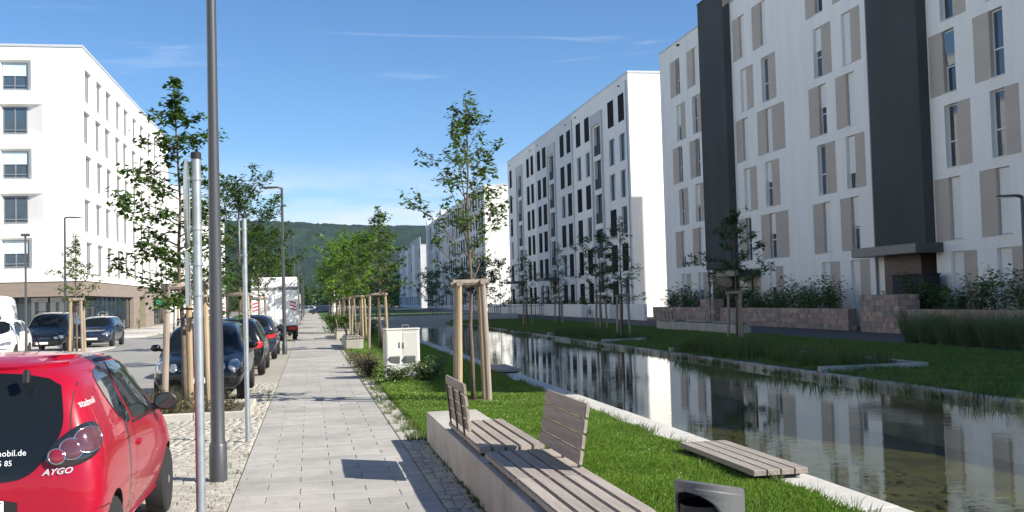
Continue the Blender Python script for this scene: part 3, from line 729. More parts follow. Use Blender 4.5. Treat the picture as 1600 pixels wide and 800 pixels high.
# ---------------------------------------------------------------- the two houses further along the canal
def house_far(Y0, Y1, H, fins, label, step, X=24.5, endmat='plaster_white'):
    root = empty('apartment_building', (X+6, (Y0+Y1)/2, 0), label=label, cat='building')
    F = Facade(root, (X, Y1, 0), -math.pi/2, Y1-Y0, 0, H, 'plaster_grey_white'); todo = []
    x = 1.2
    while x < Y1-Y0-1.6:
        for k in range(6):
            z = 0.8+k*3.0; F.hole(x, x+1.3, z, z+2.3, 0.25); todo.append((x, z))
        x += step
    F.build()
    pane = wmesh('panel', 1.3, 2.3, 'pane', 0.03, 'window'); sh = wmesh('panel', 0.7, 2.3, 'shutter_dark', 0.06, 'shutter')
    for (x, z) in todo:
        w = F.place('window', pane, x, 0.245, z)
        if brg.random() < 0.6: F.place('shutter', sh, brg.choice((0.0, 0.6)), -0.235, 0, w)
    for (a, b, d, z0) in fins:
        MB().box(X-d, X+0.1, a, b, z0, H+0.5).build('projecting_bay', 'plaster_white', root, -root.location)
    s = MB(); s.quad((X, Y0, 0), (X+14, Y0, 0), (X+14, Y0, H), (X, Y0, H)); s.build('end_wall', endmat, root, -root.location)
    s = MB(); s.quad((X, Y1, 0), (X, Y1, H), (X+14, Y1, H), (X+14, Y1, 0)); s.quad((X+14, Y0, 0), (X+14, Y1, 0), (X+14, Y1, H), (X+14, Y0, H)); s.build('rear_wall', 'plaster_white', root, -root.location)
    MB().box(X-0.05, X+14.05, Y0-0.05, Y1+0.05, H, H+0.16).build('roof', 'parapet', root, -root.location)
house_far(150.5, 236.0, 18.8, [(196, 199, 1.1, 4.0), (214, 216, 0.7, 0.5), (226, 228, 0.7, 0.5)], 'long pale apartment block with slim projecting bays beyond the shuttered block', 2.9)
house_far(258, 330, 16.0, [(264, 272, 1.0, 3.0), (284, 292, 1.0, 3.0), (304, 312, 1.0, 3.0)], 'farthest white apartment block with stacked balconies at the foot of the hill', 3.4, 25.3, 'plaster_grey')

# ---------------------------------------------------------------- white corner house across the road
def house_corner():
    XC, YC = -15.5, 73.0; H = 19.6; Y1 = 113.0; X0 = -46.0
    root = empty('corner_building', (XC-8, YC+8, 0), label='bright white corner block with brown stone shop storey across the road', cat='building')
    fz = (4.62, 7.60, 10.62, 13.62, 16.60)
    # front
    F = Facade(root, (X0, YC, 0), 0.0, XC-X0, 3.75, H, 'plaster_white'); todo = []
    for k, z in enumerate(fz):
        for xw in (-20.55, -25.6, -30.7, -35.8):
            wide = k % 2 == 1
            x0 = xw-X0-0.25; x1 = x0+2.05 + (0.72 if wide else 0.0)
            sp = (0.20, 0.32+(0.72 if wide else 0), 0.04, 0.16)
            F.hole(x0, x1, z, z+2.08, 0.35, sp); todo.append((x0+sp[0], x1-sp[1], z+sp[2], z+2.08-sp[3]))
    F.build()
    for (a, b, z0, z1) in todo:
        bl = brg.choice((0.0, 0.5, 0.9, 1.0))
        window(F, a+0.004, b-0.004, z0+0.004, z1-0.004, 0.345, 'frame_grey', 0.07, None, 0.5, 'pane_blue', 'sill', 0.36, blind=bl*0.93, bmat='blind_aqua', rail=('zinc', 0.06, 0.17))
    # side along the street
    G = Facade(root, (XC, YC, 0), math.pi/2, Y1-YC, 3.75, H, 'plaster_white'); todo = []
    for k, z in enumerate((3.95+0.2, 7.05, 10.1, 13.1, 16.0)):
        off = 0.0 if k % 2 == 0 else -0.45
        for c in (0.75, 4.45, 7.8, 11.75, 15.0, 19.0, 22.8, 26.9, 30.6, 34.2, 37.2):
            a = c+off; dark = (k == 2 and c == 22.8)
            if a+2.15 > Y1-YC-0.3 or a < 0.2: continue
            G.hole(a, a+2.15, z, z+2.28, 0.27, (0.0, 0.05, 0.03, 0.12)); todo.append((a, a+2.10, z+0.03, z+2.16, dark))
    G.build()
    for (a, b, z0, z1, dark) in todo:
        window(G, a+0.004, b-0.004, z0+0.004, z1-0.004, 0.265, 'frame_grey', 0.07, None, 0.72, 'pane' if dark else 'pane_grey', 'sill', 0.29)
    # ground storey
    F2 = Facade(root, (X0, YC+0.06, 0), 0.0, XC-X0-0.06, 0, 3.745, 'brown_stone'); shops = []
    for (a, b) in ((-45, -36), (-35.2, -26.4), (-25.8, -15.85)):
        F2.hole(a-X0, b-X0, 0.15, 2.75, 0.4); shops.append((a-X0, b-X0))
    F2.build()
    for (a, b) in shops:
        n = 5; w = (b-a)/n
        for i in range(n): window(F2, a+i*w+0.005, a+(i+1)*w-0.005, 0.16, 2.74, 0.39, 'frame_dark', 0.06, None, None, 'shopglass', None)
    G2 = Facade(root, (XC-0.06, YC+0.06, 0), math.pi/2, Y1-YC-0.06, 0, 3.745, 'brown_stone')
    G2.hole(0.25, 18.9, 0.15, 2.75, 0.4); G2.hole(21.9, 24.9, 0.02, 2.85, 0.5); G2.hole(29.6, 37.4, 0.2, 2.75, 0.4)
    G2.build()
    for (a, b, n) in ((0.25, 18.9, 11), (29.6, 37.4, 5)):
        w = (b-a)/n
        for i in range(n): window(G2, a+i*w+0.005, a+(i+1)*w-0.005, 0.21, 2.74, 0.39, 'frame_dark', 0.06, None, None, 'shopglass', None)
    G2.place('door', wmesh('panel', 2.9, 2.8, 'green_door', 0.08, 'door'), 21.95, 0.49, 0.03)
    G2.place('shop_sign', wmesh('panel', 5.0, 0.45, 'green_sign', 0.10, 'shop_sign'), 30.4, -0.01, 2.15)
    s = MB(); s.quad((X0, YC, 0), (X0, YC, H), (X0, Y1, H), (X0, Y1, 0)); s.quad((X0, Y1, 0), (X0, Y1, H), (XC, Y1, H), (XC, Y1, 0)); s.build('rear_wall', 'plaster_white', root, -root.location)
    MB().box(X0-0.06, XC+0.06, YC-0.06, Y1+0.06, H, H+0.16).build('roof', 'parapet', root, -root.location)
house_corner()
# white house showing beyond the corner block, and low buildings closing the street
def house_plain(x0, x1, y0, y1, H, label, nfl, side, mat='plaster_white'):
    root = empty('apartment_building', ((x0+x1)/2, (y0+y1)/2, 0), label=label, cat='building')
    for (F, W) in ((Facade(root, (x0, y0, 0), 0.0, x1-x0, 0, H, mat), x1-x0), (Facade(root, (x1, y0, 0), math.pi/2, y1-y0, 0, H, mat), y1-y0), (Facade(root, (x0, y1, 0), -math.pi/2, y1-y0, 0, H, mat), y1-y0)):
        pos = []; n = max(1, int(W/3.6))
        for i in range(n):
            for k in range(nfl):
                a = (i+0.5)*W/n-0.6; z = 0.9+k*3.0
                F.hole(a, a+1.3, z, z+1.7, 0.25); pos.append((a, z))
        F.build()
        pm = wmesh('panel', 1.3, 1.7, 'pane', 0.03, 'window')
        for (a, z) in pos: F.place('window', pm, a, 0.245, z)
    s = MB(); s.quad((x0, y1, 0), (x0, y1, H), (x1, y1, H), (x1, y1, 0)); s.build('rear_wall', mat, root, -root.location)
    MB().box(x0-0.05, x1+0.05, y0-0.05, y1+0.05, H, H+0.15).build('roof', 'parapet', root, -root.location)
house_plain(-44, -16.5, 128, 190, 16.5, 'white apartment block half hidden behind the linden beyond the corner block', 5, 1)
house_plain(-3, 14, 420, 440, 5.5, 'small pale building closing the far end of the street', 1, 1, 'plaster_grey_white')

house_plain(-46, -25, 2, 50, 18.5, 'unseen white block added across the parking apron to bounce light onto the canal-side fronts', 6, 1)  # added out of view; its sunlit walls bounce fill light onto the shaded fronts
# ================================================================ vegetation
def leaf_cloud(P, size, rs, droop=0.3, aspect=0.62, up=0.5):
    """folded leaf quads at points P; returns V, F (two quads of a bent leaf)"""
    n = len(P); P = np.asarray(P)
    az = rs.random(n)*2*np.pi; el = -droop+(rs.random(n)-0.5)*1.2
    d = np.stack([np.cos(az)*np.cos(el), np.sin(az)*np.cos(el), np.sin(el)], -1)
    s = np.cross(d, np.array([0, 0, 1.0])+0.9*(rs.random((n, 3))-0.5)); s /= np.linalg.norm(s, axis=1, keepdims=True)
    nn = np.cross(s, d)
    L = size*(0.65+0.7*rs.random(n))[:, None]; W = L*aspect*0.5
    a = P; b = P+d*L*0.45+s*W-nn*W*0.25; c = P+d*L; e = P+d*L*0.45-s*W-nn*W*0.25; m = P+d*L*0.5+nn*W*0.15
    V = np.stack([a, b, c, e, m], 1).reshape(-1, 3)
    i = np.arange(n)[:, None]*5
    F = np.concatenate([i+np.array([[0, 1, 4]]), i+np.array([[1, 2, 4]]), i+np.array([[2, 3, 4]]), i+np.array([[3, 0, 4]])])
    return V, F
def tree(name, label, x, y, h, base, r, nleaf, leaf, mat, seed, cat='tree', group=None, shape='cone', nb=26, trunk_r=0.045, lean=(0, 0), up=0.55, clump=0.14, z0=0.0, droop=0.3, twigs=5, forks=None, peak=None):
    rs = np.random.default_rng(seed); R = random.Random(seed)
    root = empty(name, (x, y, z0), label=label, cat=cat, group=group)
    tr = MB()
    n = 9; tp = []
    wob = [(R.uniform(-1, 1)*0.012*h, R.uniform(-1, 1)*0.012*h) for _ in range(n)]
    for i in range(n):
        t = i/(n-1); tp.append(Vector((lean[0]*t+wob[i][0]*t*(1-t)*2, lean[1]*t+wob[i][1]*t*(1-t)*2, h*0.97*t)))
    tr.tube(tp, [trunk_r*(1-0.88*(i/(n-1))**0.9)+0.004 for i in range(n)], 7)
    def on_trunk(z):
        t = max(0, min(0.999, z/(h*0.97)))*(n-1); i = int(t); return tp[i].lerp(tp[i+1], t-i)
    pts = []
    for b in range(nb):
        t = (b+R.random()*0.8)/nb
        zb = base+(h*0.95-base)*t
        if shape == 'cone': rad = r*(1-t)**0.75*(0.62+0.5*R.random())*(0.75+0.25*min(1, t*6))
        elif shape == 'round': rad = r*math.sqrt(max(0.03, 1-(2*t-0.9)**2*0.95))*(0.65+0.45*R.random())
        else: rad = r*(0.35+0.65*math.sin(math.pi*min(1, t*0.8+0.25)))*(0.6+0.5*R.random())
        a = b*2.399+R.uniform(-0.5, 0.5); el = up+0.35*t+R.uniform(-0.2, 0.2)
        p0 = on_trunk(zb*0.97); d = Vector((math.cos(a)*math.cos(el), math.sin(a)*math.cos(el), math.sin(el)))
        L = rad/max(0.35, math.cos(el)); L = max(L, 0.12)
        seg = [p0]; nn = 5
        for i in range(1, nn+1):
            d = (d+Vector((R.uniform(-.16, .16), R.uniform(-.16, .16), R.uniform(-.13, .13)-0.03))).normalized(); seg.append(seg[-1]+d*L/nn)
        r0 = trunk_r*0.45*(1-0.7*t)
        tr.tube(seg, [max(0.0025, r0*(1-0.85*i/nn)) for i in range(nn+1)], 4, cap=False)
        share = max(3, int(nleaf*(0.25+L)/sum_l(nb, r)))
        for q in range(twigs):
            s0 = R.uniform(0.25, 1.0)*nn; i = min(nn-1, int(s0)); q0 = seg[i].lerp(seg[i+1], s0-i)
            td = (d*0.7+Vector((R.uniform(-1, 1), R.uniform(-1, 1), R.uniform(-0.5, 0.8)))).normalized(); tl = L*R.uniform(0.15, 0.38)+0.06
            q1 = q0+td*tl
            tr.tube([q0, q1], [max(0.002, r0*0.3), 0.0015], 3, cap=False)
            for _ in range(max(2, share//twigs)):
                s = R.random()**0.7; c = q0.lerp(q1, s)
                pts.append((c.x+R.gauss(0, clump*0.35), c.y+R.gauss(0, clump*0.35), c.z+R.gauss(0, clump*0.3)))
    for k in range(int(nleaf*0.03)):
        c = on_trunk(h*(0.86+0.14*R.random())); pts.append((c.x+R.gauss(0, 0.04), c.y+R.gauss(0, 0.04), c.z+R.uniform(-.05, .1)))
    tr.build('trunk', 'bark', root, smooth=True)
    V, F = leaf_cloud(np.array(pts), leaf, rs, droop)
    link('crown', npmesh('crown', V, F, mat), root)
    return root
def sum_l(nb, r): return nb*(0.25+r*0.75)
def stakes(label, x, y, n=3, rr=0.38, h=2.05, rz=0.0, z0=0.0, grey=False, group='timber tree supports'):
    """round posts joined by half-round rails at the top"""
    root = empty('tree_stake_frame', (x, y, z0), rz, label=label, cat='tree stakes', group=group)
    mats = ['stake', 'stake_grey']; tops = []
    for k in range(n):
        a = 2*math.pi*k/n+0.5
        bx, by = rr*math.cos(a), rr*math.sin(a); tx, ty = bx*0.80, by*0.80
        tops.append((tx, ty))
        mb = MB().tube([(bx, by, -0.1), ((bx+tx)/2+rng.uniform(-.008, .008), (by+ty)/2, h/2), (tx, ty, h)], [0.056, 0.053, 0.050], 10)
        mb.build('stake', mats[1 if (grey or k % 2 == 1) else 0], root, smooth='auto')
    for k in range(n if n > 2 else 1):
        a, b = Vector((*tops[k], h-0.01)), Vector((*tops[(k+1) % n], h-0.01)); d = (b-a).normalized()*0.10
        z = 0.012*k
        MB().tube([a-d+Vector((0, 0, z)), b+d+Vector((0, 0, z))], 0.055, 8).build('rail', 'stake_grey', root, smooth='auto')
    MB().lathe([(0.075, 0), (0.075, 0.05)], 10, (0, 0, h-0.12)).build('tie_strap', 'black_matt', root)
    return root

# trees on the parking side of the path
tree('linden_tree', 'linden with large dark leaves in the planting bed, behind the front lamp post', -2.22, 17.9, 5.75, 1.75, 1.45, 4600, 0.112, 'leaf_linden', 3, nb=40, trunk_r=0.045, shape='cone', clump=0.16, up=0.18, lean=(-0.12, 0), twigs=6)
stakes('timber stake frame around the linden in the planting bed', -2.18, 17.9, 3, 0.42, 2.1, 1.1)
tree('street_tree', 'leafy street tree beside the dark hatchback with red tail lights', -2.35, 31.8, 5.6, 2.2, 1.3, 3600, 0.11, 'leaf_linden', 14, shape='round', nb=34, clump=0.16)
stakes('timber stake frame between the two dark parked hatchbacks', -2.35, 31.8, 3, 0.42, 2.1, 0.4)
tree('street_tree', 'broad street tree standing just in front of the white box truck', -2.45, 43.0, 5.1, 2.1, 1.35, 2900, 0.12, 'leaf_linden', 15, shape='round', nb=32, clump=0.18)
stakes('weathered stake frame in front of the white box truck', -2.45, 43.0, 3, 0.42, 2.05, 0.2, grey=True)
k = 0
for v in (60.0, 74.0, 88.0, 102.0, 118.0, 136.0, 156.0, 180.0, 208.0):
    k += 1
    words = ('first', 'second', 'third', 'fourth', 'fifth', 'sixth', 'seventh', 'eighth', 'ninth')
    tree('street_tree', '%s street tree behind the white box truck along the parked cars' % words[k-1], SX(-2.6, v), v, 5.6+0.4*math.sin(k*2.1), 1.7, 1.6, 1200, 0.24, 'leaf_linden', 30+k, shape='round', nb=22, clump=0.25, group='street trees along the parked cars', twigs=4)
# trees on the canal side of the path
tree('young_tree', 'tall slender sapling on the lawn between cabinet and bench', 2.58, 17.6, 5.4, 2.0, 1.02, 1750, 0.098, 'leaf_sapling', 21, nb=24, trunk_r=0.038, shape='cone', up=0.85, clump=0.10, twigs=7, droop=0.25)
stakes('tall timber stake frame with top rails around the slender lawn sapling', 2.56, 17.55, 4, 0.36, 2.03, 0.25)
tree('young_tree', 'bright green young tree beside the second bench', 2.25, 39.2, 5.5, 2.1, 1.45, 1900, 0.14, 'leaf_sapling', 22, nb=28, shape='cone', up=0.5, clump=0.16)
stakes('timber stake frame beside the second bench', 2.2, 39.3, 3, 0.42, 2.05, 0.9)
tree('young_tree', 'light green tree behind the second bench, second beyond the cabinet', 1.9, 49.6, 5.0, 2.0, 1.75, 2500, 0.16, 'leaf_bright', 23, nb=28, shape='round', clump=0.2)
stakes('timber stake frame behind the second bench near the third bench', 1.9, 49.6, 3, 0.42, 2.05, 0.3)
k = 0
for (x, v, hh, mat) in ((1.75, 62, 5.0, 'leaf_bright'), (1.6, 76, 5.0, 'leaf_bright'), (1.5, 92, 5.4, 'leaf_sapling'), (1.4, 110, 5.6, 'leaf_bright'), (1.2, 132, 6.0, 'leaf_sapling'), (3.0, 150, 6.0, 'leaf_linden'), (6.5, 120, 5.5, 'leaf_sapling'), (9.5, 142, 6.5, 'leaf_linden')):
    tree('young_tree', '%s green tree beyond the round bush on the canal side of the path' % words[k], x, v, hh, 1.9, 1.75, 1250, 0.23, mat, 50+k, shape='round', nb=22, clump=0.28, twigs=4, group='far trees on the canal side of the path')
    if v < 95: stakes('%s stake frame beyond the third bench on the canal side' % words[k], x, v, 3, 0.42, 2.05, 0.4*k, grey=k % 2 == 1)
    k += 1
# trees of the far bank
far = [(15.42, 36.4, 5.0, 1.9, 'leaf_dark', 'lone shaded sapling between the pale far bench and the water', 2300, 'cone', 0),
       (12.95, 43.0, 5.3, 1.35, 'leaf_sapling', 'loose narrow-leaved sapling on the far lawn, nearest of the group', 900, 'cone', 1),
       (14.5, 52.0, 5.3, 1.25, 'leaf_dark', 'dense dark sapling behind the loose one on the far lawn', 2000, 'round', 2),
       (16.0, 67.8, 5.6, 1.2, 'leaf_dark', 'spindly dark sapling on the far lawn before the white garden wall', 900, 'cone', 3),
       (13.4, 66.0, 5.0, 1.2, 'leaf_sapling', 'thin sapling on the far lawn close to the water', 800, 'cone', 4),
       (12.6, 80.5, 4.8, 1.2, 'leaf_sapling', 'small sapling near the far end of the canal', 700, 'cone', 5)]
for (x, y, h, r, mt, lab, nl, shp, k) in far:
    tree('young_tree', lab, x, y, h, 1.55, r, nl, 0.14, mt, 70+k, shape=shp, nb=22, clump=0.16, up=0.5, droop=0.2)
    stakes('stake frame around the ' + lab.split(' on ')[0].split(' between ')[0].split(' behind ')[0].split(' near ')[0] + ' across the canal', x, y, 3, 0.33, 1.75, 0.3+k*0.7, grey=k in (0, 1, 3))
for i, (x, y, h) in enumerate(((15.5, 98, 5.5), (19.0, 108, 6.0), (13.0, 116, 5.0), (17.0, 128, 6.0), (20.5, 140, 6.5), (22.0, 158, 7.0), (19.0, 178, 7.0), (21.5, 205, 8.0), (17.5, 230, 8.0))):
    tree('street_tree', '%s dark tree in the planting along the distant canal-side blocks' % words[i], x, y, h, 1.0, 2.0, 900, 0.26, 'leaf_dark', 90+i, shape='round', nb=22, clump=0.3, twigs=4, group='dark trees along the distant blocks')
# plaza tree by the corner house and other trees on the far side of the road
tree('young_tree', 'slim conical young tree on the parking apron before the corner block', -10.1, 46.0, 5.1, 2.0, 0.95, 1300, 0.13, 'leaf_sapling', 120, nb=30, shape='cone', up=0.5, clump=0.14)
stakes('pale stake frame around the conical tree on the parking apron', -10.05, 45.9, 4, 0.36, 2.2, 0.3)
for i, (x, v) in enumerate(((-9.6, 74.0), (-9.6, 90.0), (-9.8, 106.0), (-10.2, 124.0), (-10.5, 142.0), (-11, 165.0), (-12, 190.0))):
    tree('street_tree', '%s tree along the opposite side of the road past the corner block' % words[i], x, v, 5.2, 1.8, 1.5, 700, 0.22, 'leaf_linden', 130+i, shape='round', nb=20, clump=0.28, twigs=4, group='trees along the opposite kerb')
    if v < 110: stakes('%s pale stake frame on the opposite kerb past the corner block' % words[i], x, v, 3, 0.42, 2.0, 0.5*i)
# a belt of trees closing the street below the hill
def belt():
    rs = np.random.default_rng(77)
    P = []
    for i in range(150):
        cx = rs.uniform(-70, 90); cy = rs.uniform(330, 400); r = rs.uniform(3, 5.5); h = rs.uniform(5, 11)
        n = 130; d = rs.normal(size=(n, 3)); d /= np.linalg.norm(d, axis=1, keepdims=True)
        P.append(np.array([cx, cy, h*0.55])+d*np.array([r, r, h*0.5])*(0.7+0.3*rs.random((n, 1))))
    V, F = leaf_cloud(np.concatenate(P), 1.5, rs)
    o = link('distant_woods', npmesh('distant_woods', V, F, 'leaf_linden')); tag(o, 'mass of distant trees closing the street below the hill', 'woods', kind='stuff')
belt()

# shrubs
def shrub(name, label, x, y, r, h, n, leaf, mat, seed, group=None, z0=0.0, cat='shrub', flowers=0, stems=9, spread=1.0):
    rs = np.random.default_rng(seed); R = random.Random(seed)
    root = empty(name, (x, y, z0), label=label, cat=cat, group=group)
    st = MB(); P = []
    for s in range(stems):
        a = R.uniform(0, 6.28); e = R.uniform(0.6, 1.4); L = h*R.uniform(0.75, 1.12)
        rr = r*R.uniform(0.35, 1.0)*spread
        tip = Vector((math.cos(a)*rr, math.sin(a)*rr, L)); mid = Vector((tip.x*0.35, tip.y*0.35, L*0.55)); b0 = Vector((tip.x*0.15, tip.y*0.15, 0))
        st.tube([b0, mid, tip], [0.012, 0.008, 0.003], 4, cap=False)
        for k in range(n//stems):
            t = R.random()**0.75; p = b0.lerp(mid, t*2) if t < 0.5 else mid.lerp(tip, t*2-1)
            w = r*0.34*(1.15-t*0.75)
            P.append((p.x+R.gauss(0, w), p.y+R.gauss(0, w), max(0.03, p.z+R.gauss(0, 0.05*h))))
    st.build('stem', 'bark', root)
    V, F = leaf_cloud(P, leaf, rs, 0.0); link('foliage', npmesh('foliage', V, F, mat), root)
    if flowers:
        Q = [P[i] for i in R.sample(range(len(P)), flowers)]; Q = [(p[0], p[1], p[2]+0.04) for p in Q]
        V, F = leaf_cloud(Q, leaf*0.8, rs, -0.4, 0.9); link('blossom', npmesh('blossom', V, F, 'petal'), root)
    return root
shrub('flowering_shrub', 'low shrub with cream blossoms at the foot of the utility cabinet', 1.62, 22.1, 0.40, 0.38, 1200, 0.055, 'leaf_shrub', 201, flowers=90, stems=16)
shrub('flowering_shrub', 'low blossoming shrub on the lawn side of the cabinet front', 2.25, 22.3, 0.40, 0.38, 1200, 0.055, 'leaf_shrub', 202, flowers=60, stems=16)
shrub('flowering_shrub', 'green low shrub tucked beside the cabinet towards the water', 2.55, 23.2, 0.32, 0.45, 600, 0.06, 'leaf_hedge', 203, stems=12)
shrub('dry_shrub', 'low brownish shrub beside the path next to the cabinet', 1.12, 24.6, 0.36, 0.42, 800, 0.055, 'leaf_brown', 204, stems=16)
shrub('dry_shrub', 'brownish shrub behind the cabinet along the path edge', 1.10, 26.2, 0.40, 0.45, 800, 0.055, 'leaf_brown', 205, stems=16)
shrub('dry_shrub', 'farther brownish shrub along the path edge behind the cabinet', 1.05, 28.2, 0.42, 0.42, 800, 0.06, 'leaf_brown', 206, stems=16)
shrub('round_bush', 'large round green bush beside the path beyond the third bench', 1.05, 62.0, 1.0, 1.15, 2600, 0.12, 'leaf_hedge', 207, stems=26, cat='bush')
shrub('round_bush', 'low dark bush on the lawn between the second and third bench trees', 2.4, 52.5, 0.8, 1.0, 1400, 0.11, 'leaf_dark', 208, stems=20, cat='bush')
# hedge shrubs behind the stone wall
hl = ['between the entrance canopy and the lamp', 'before the apartment front']
yy = 66.5; i = 0; segn = {}; ords = 'first second third fourth fifth sixth seventh eighth ninth tenth eleventh twelfth thirteenth fourteenth fifteenth'.split()
names_h = ['fully green', 'thin', 'bushy', 'spiky', 'wide', 'narrow', 'ragged', 'loose', 'tall', 'short']
while yy > 24:
    if 38.6 < yy < 43.4: yy -= 1.0; continue
    if 57.6 < yy < 61.6: yy -= 1.0; continue
    seg = 'far hedge end' if yy > 61.5 else ('hedge between the two stair towers' if yy > 43 else 'hedge past the entrance canopy')
    seedr = random.Random(300+i); segn[seg] = segn.get(seg, 0)+1
    shrub('hedge_shrub', '%s green shrub, counted from its far end, in the %s' % (ords[segn[seg]-1], seg), 23.45+seedr.uniform(-.15, .15), yy, 0.85, seedr.uniform(1.55, 2.35), 620, 0.16, 'leaf_hedge', 300+i, group='shrubs of the ' + seg, stems=11)
    yy -= seedr.uniform(1.05, 1.45); i += 1
# plants behind the white garden wall
for i in range(26):
    y = 80+i*2.0
    shrub('garden_plant', 'spiky garden plant behind the white garden wall', 23.3, y, 0.7, 1.5+0.3*math.sin(i*1.7), 150, 0.28, 'leaf_dark', 350+i, group='plants behind the white garden wall', stems=8)
# ornamental grasses on the right of the far bank
def blades(n, rs, rad, h, w, lean=0.35):
    a = rs.random(n)*2*np.pi; rr = rad*np.sqrt(rs.random(n)); bx, by = rr*np.cos(a)*0.5, rr*np.sin(a)*0.5
    L = h*(0.6+0.5*rs.random(n)); le = lean*(0.3+rs.random(n))
    ox, oy = np.cos(a)*le*L, np.sin(a)*le*L
    t = rs.random(n)*2*np.pi; wx, wy = np.cos(t)*w, np.sin(t)*w; z = np.zeros(n)
    V = np.stack([np.stack([bx-wx, by-wy, z], -1), np.stack([bx+wx, by+wy, z], -1), np.stack([bx+ox*0.45+wx*.7, by+oy*0.45+wy*.7, L*0.62], -1), np.stack([bx+ox, by+oy, L*0.98], -1), np.stack([bx+ox*0.45-wx*.7, by+oy*0.45-wy*.7, L*0.62], -1)], 1).reshape(-1, 3)
    i = np.arange(n)[:, None]*5
    F = np.concatenate([i+np.array([[0, 1, 2]]), i+np.array([[0, 2, 4]]), i+np.array([[4, 2, 3]])])
    return V, F
gm = []
for k in range(4):
    V, F = blades(750, np.random.default_rng(400+k), 0.8, 1.12, 0.005, 0.5); gm.append(npmesh('foliage', V, F, 'lavender'))
yy = 29.8; k = 0
while yy > 16:
    r_ = empty('ornamental_grass', (18.75-0.10*math.sin(k*1.3), yy, -0.01), k*1.1, label='soft grey-green ornamental grass clump lining the far path below the stone wall', cat='grass clump', group='ornamental grasses along the far path')
    link('foliage', gm[k % 4], r_); yy -= 0.95; k += 1

# lawns: blades of grass
def lawn_blades(name, x0f, x1, y0, y1, n, h, w, mat, label, keep=None, power=1.0, seed=1):
    rs = np.random.default_rng(seed)
    t = rs.random(n)**power; Y = y0+(y1-y0)*t
    X0 = x0f(Y); X = X0+(x1-X0)*rs.random(n)
    if keep is not None:
        kp = keep(X, Y); X, Y = X[kp], Y[kp]
    n = len(X)
    sc_ = (0.75+0.5*rs.random(n))*(1+0.35*np.sin(X*3.1+Y*1.7)*np.sin(Y*2.3-X*1.1)); a = rs.random(n)*2*np.pi; dist = np.clip(Y/9.0, 1, 4)
    L = h*sc_; W = w*np.sqrt(dist); le = 0.35+0.5*rs.random(n); t2 = a+1.57+rs.normal(size=n)*0.3
    bx = np.cos(t2)*W; by = np.sin(t2)*W; ox, oy = np.cos(a)*L*le, np.sin(a)*L*le; z = np.full(n, -0.012)
    V = np.stack([np.stack([X-bx, Y-by, z], -1), np.stack([X+bx, Y+by, z], -1), np.stack([X+ox*.4+bx*.6, Y+oy*.4+by*.6, L*.6], -1), np.stack([X+ox, Y+oy, L*0.95], -1)], 1).reshape(-1, 3)
    i = np.arange(n)[:, None]*4; F = np.concatenate([i+np.array([[0, 1, 2]]), i+np.array([[0, 2, 3]])])
    o = link(name, npmesh(name, V, F, mat)); tag(o, label, 'grass', kind='stuff')
bench_keep = lambda X, Y: ~((Y < 12.95) & (X < 1.97-0.009*(Y-10))) & ~((X > 3.86) & (X < 4.4) & (Y > 8.87) & (Y < 10.9)) & ~((np.abs(X-1.83) < 0.45) & (np.abs(Y-23.7) < 0.25)) & ~((X-2.56)**2+(Y-17.55)**2 < 0.17*(0.7+0.6*np.sin(X*17)**2))
lawn_blades('grass_near', lambda Y: 1.36-0.009*(Y-10), 4.06, 5.2, 16.0, 165000, 0.055, 0.0030, 'grass_blade', 'bright green grass of the sunny lawn beside the benches', bench_keep, 1.0, 1)
lawn_blades('grass_mid', lambda Y: 1.34-0.009*(Y-10), 4.06, 16.0, 62.0, 120000, 0.060, 0.0042, 'grass_blade', 'green grass of the lawn strip further along the canal', bench_keep, 1.8, 2)
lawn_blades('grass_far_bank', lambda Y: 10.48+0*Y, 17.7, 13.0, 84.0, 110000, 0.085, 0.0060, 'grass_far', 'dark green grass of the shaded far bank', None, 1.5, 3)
MB().lathe([(0.42, 0), (0.36, 0.02), (0.2, 0.03)], 18, (2.57, 17.55, -0.007)).build('mulch', 'soil'); bpy.data.objects['mulch']['kind'] = 'stuff'; bpy.data.objects['mulch']['label'] = 'brown mulch at the foot of the slender sapling'
# reeds along the far water edge
def reeds():
    rs = np.random.default_rng(9); Vs = []; Fs = []; off = 0
    for k in range(560):
        y = 12+72*rs.random()**1.2; clump = 0.5+0.5*math.sin(y*0.9)*math.sin(y*0.37+1)
        if rs.random() > 0.30+0.70*clump: continue
        x = 9.75+0.75*rs.random()**0.45; h = (0.12+0.22*rs.random())*(0.75+0.25*math.sin(y*0.5))
        V, F = blades(30, rs, 0.25, h, 0.005, 0.4); V = V+np.array([x, y, -0.1]); Vs.append(V); Fs.append(F+off); off += len(V)
    o = link('reeds', npmesh('reeds', np.concatenate(Vs), np.concatenate(Fs), 'reed')); tag(o, 'reeds and sedges growing along the far edge of the water', 'reeds', kind='stuff')
    Vs = []; Fs = []; off = 0
    for (xa, xb, ya, yb, n, h) in ((10.6, 12.8, 20.5, 29.8, 170, 0.55), (10.6, 12.0, 37.7, 46.8, 160, 0.5), (10.6, 12.5, 26, 30, 90, 0.62)):
        for k in range(n):
            V, F = blades(30, rs, 0.25, h*(0.5+0.6*rs.random()), 0.007, 0.35); V = V+np.array([rs.uniform(xa, xb), rs.uniform(ya, yb), 0.0]); Vs.append(V); Fs.append(F+off); off += len(V)
    o = link('marsh_plants', npmesh('marsh_plants', np.concatenate(Vs), np.concatenate(Fs), 'reed')); tag(o, 'marsh plants filling the concrete basins of the far bank', 'marsh plants', kind='stuff')
reeds()
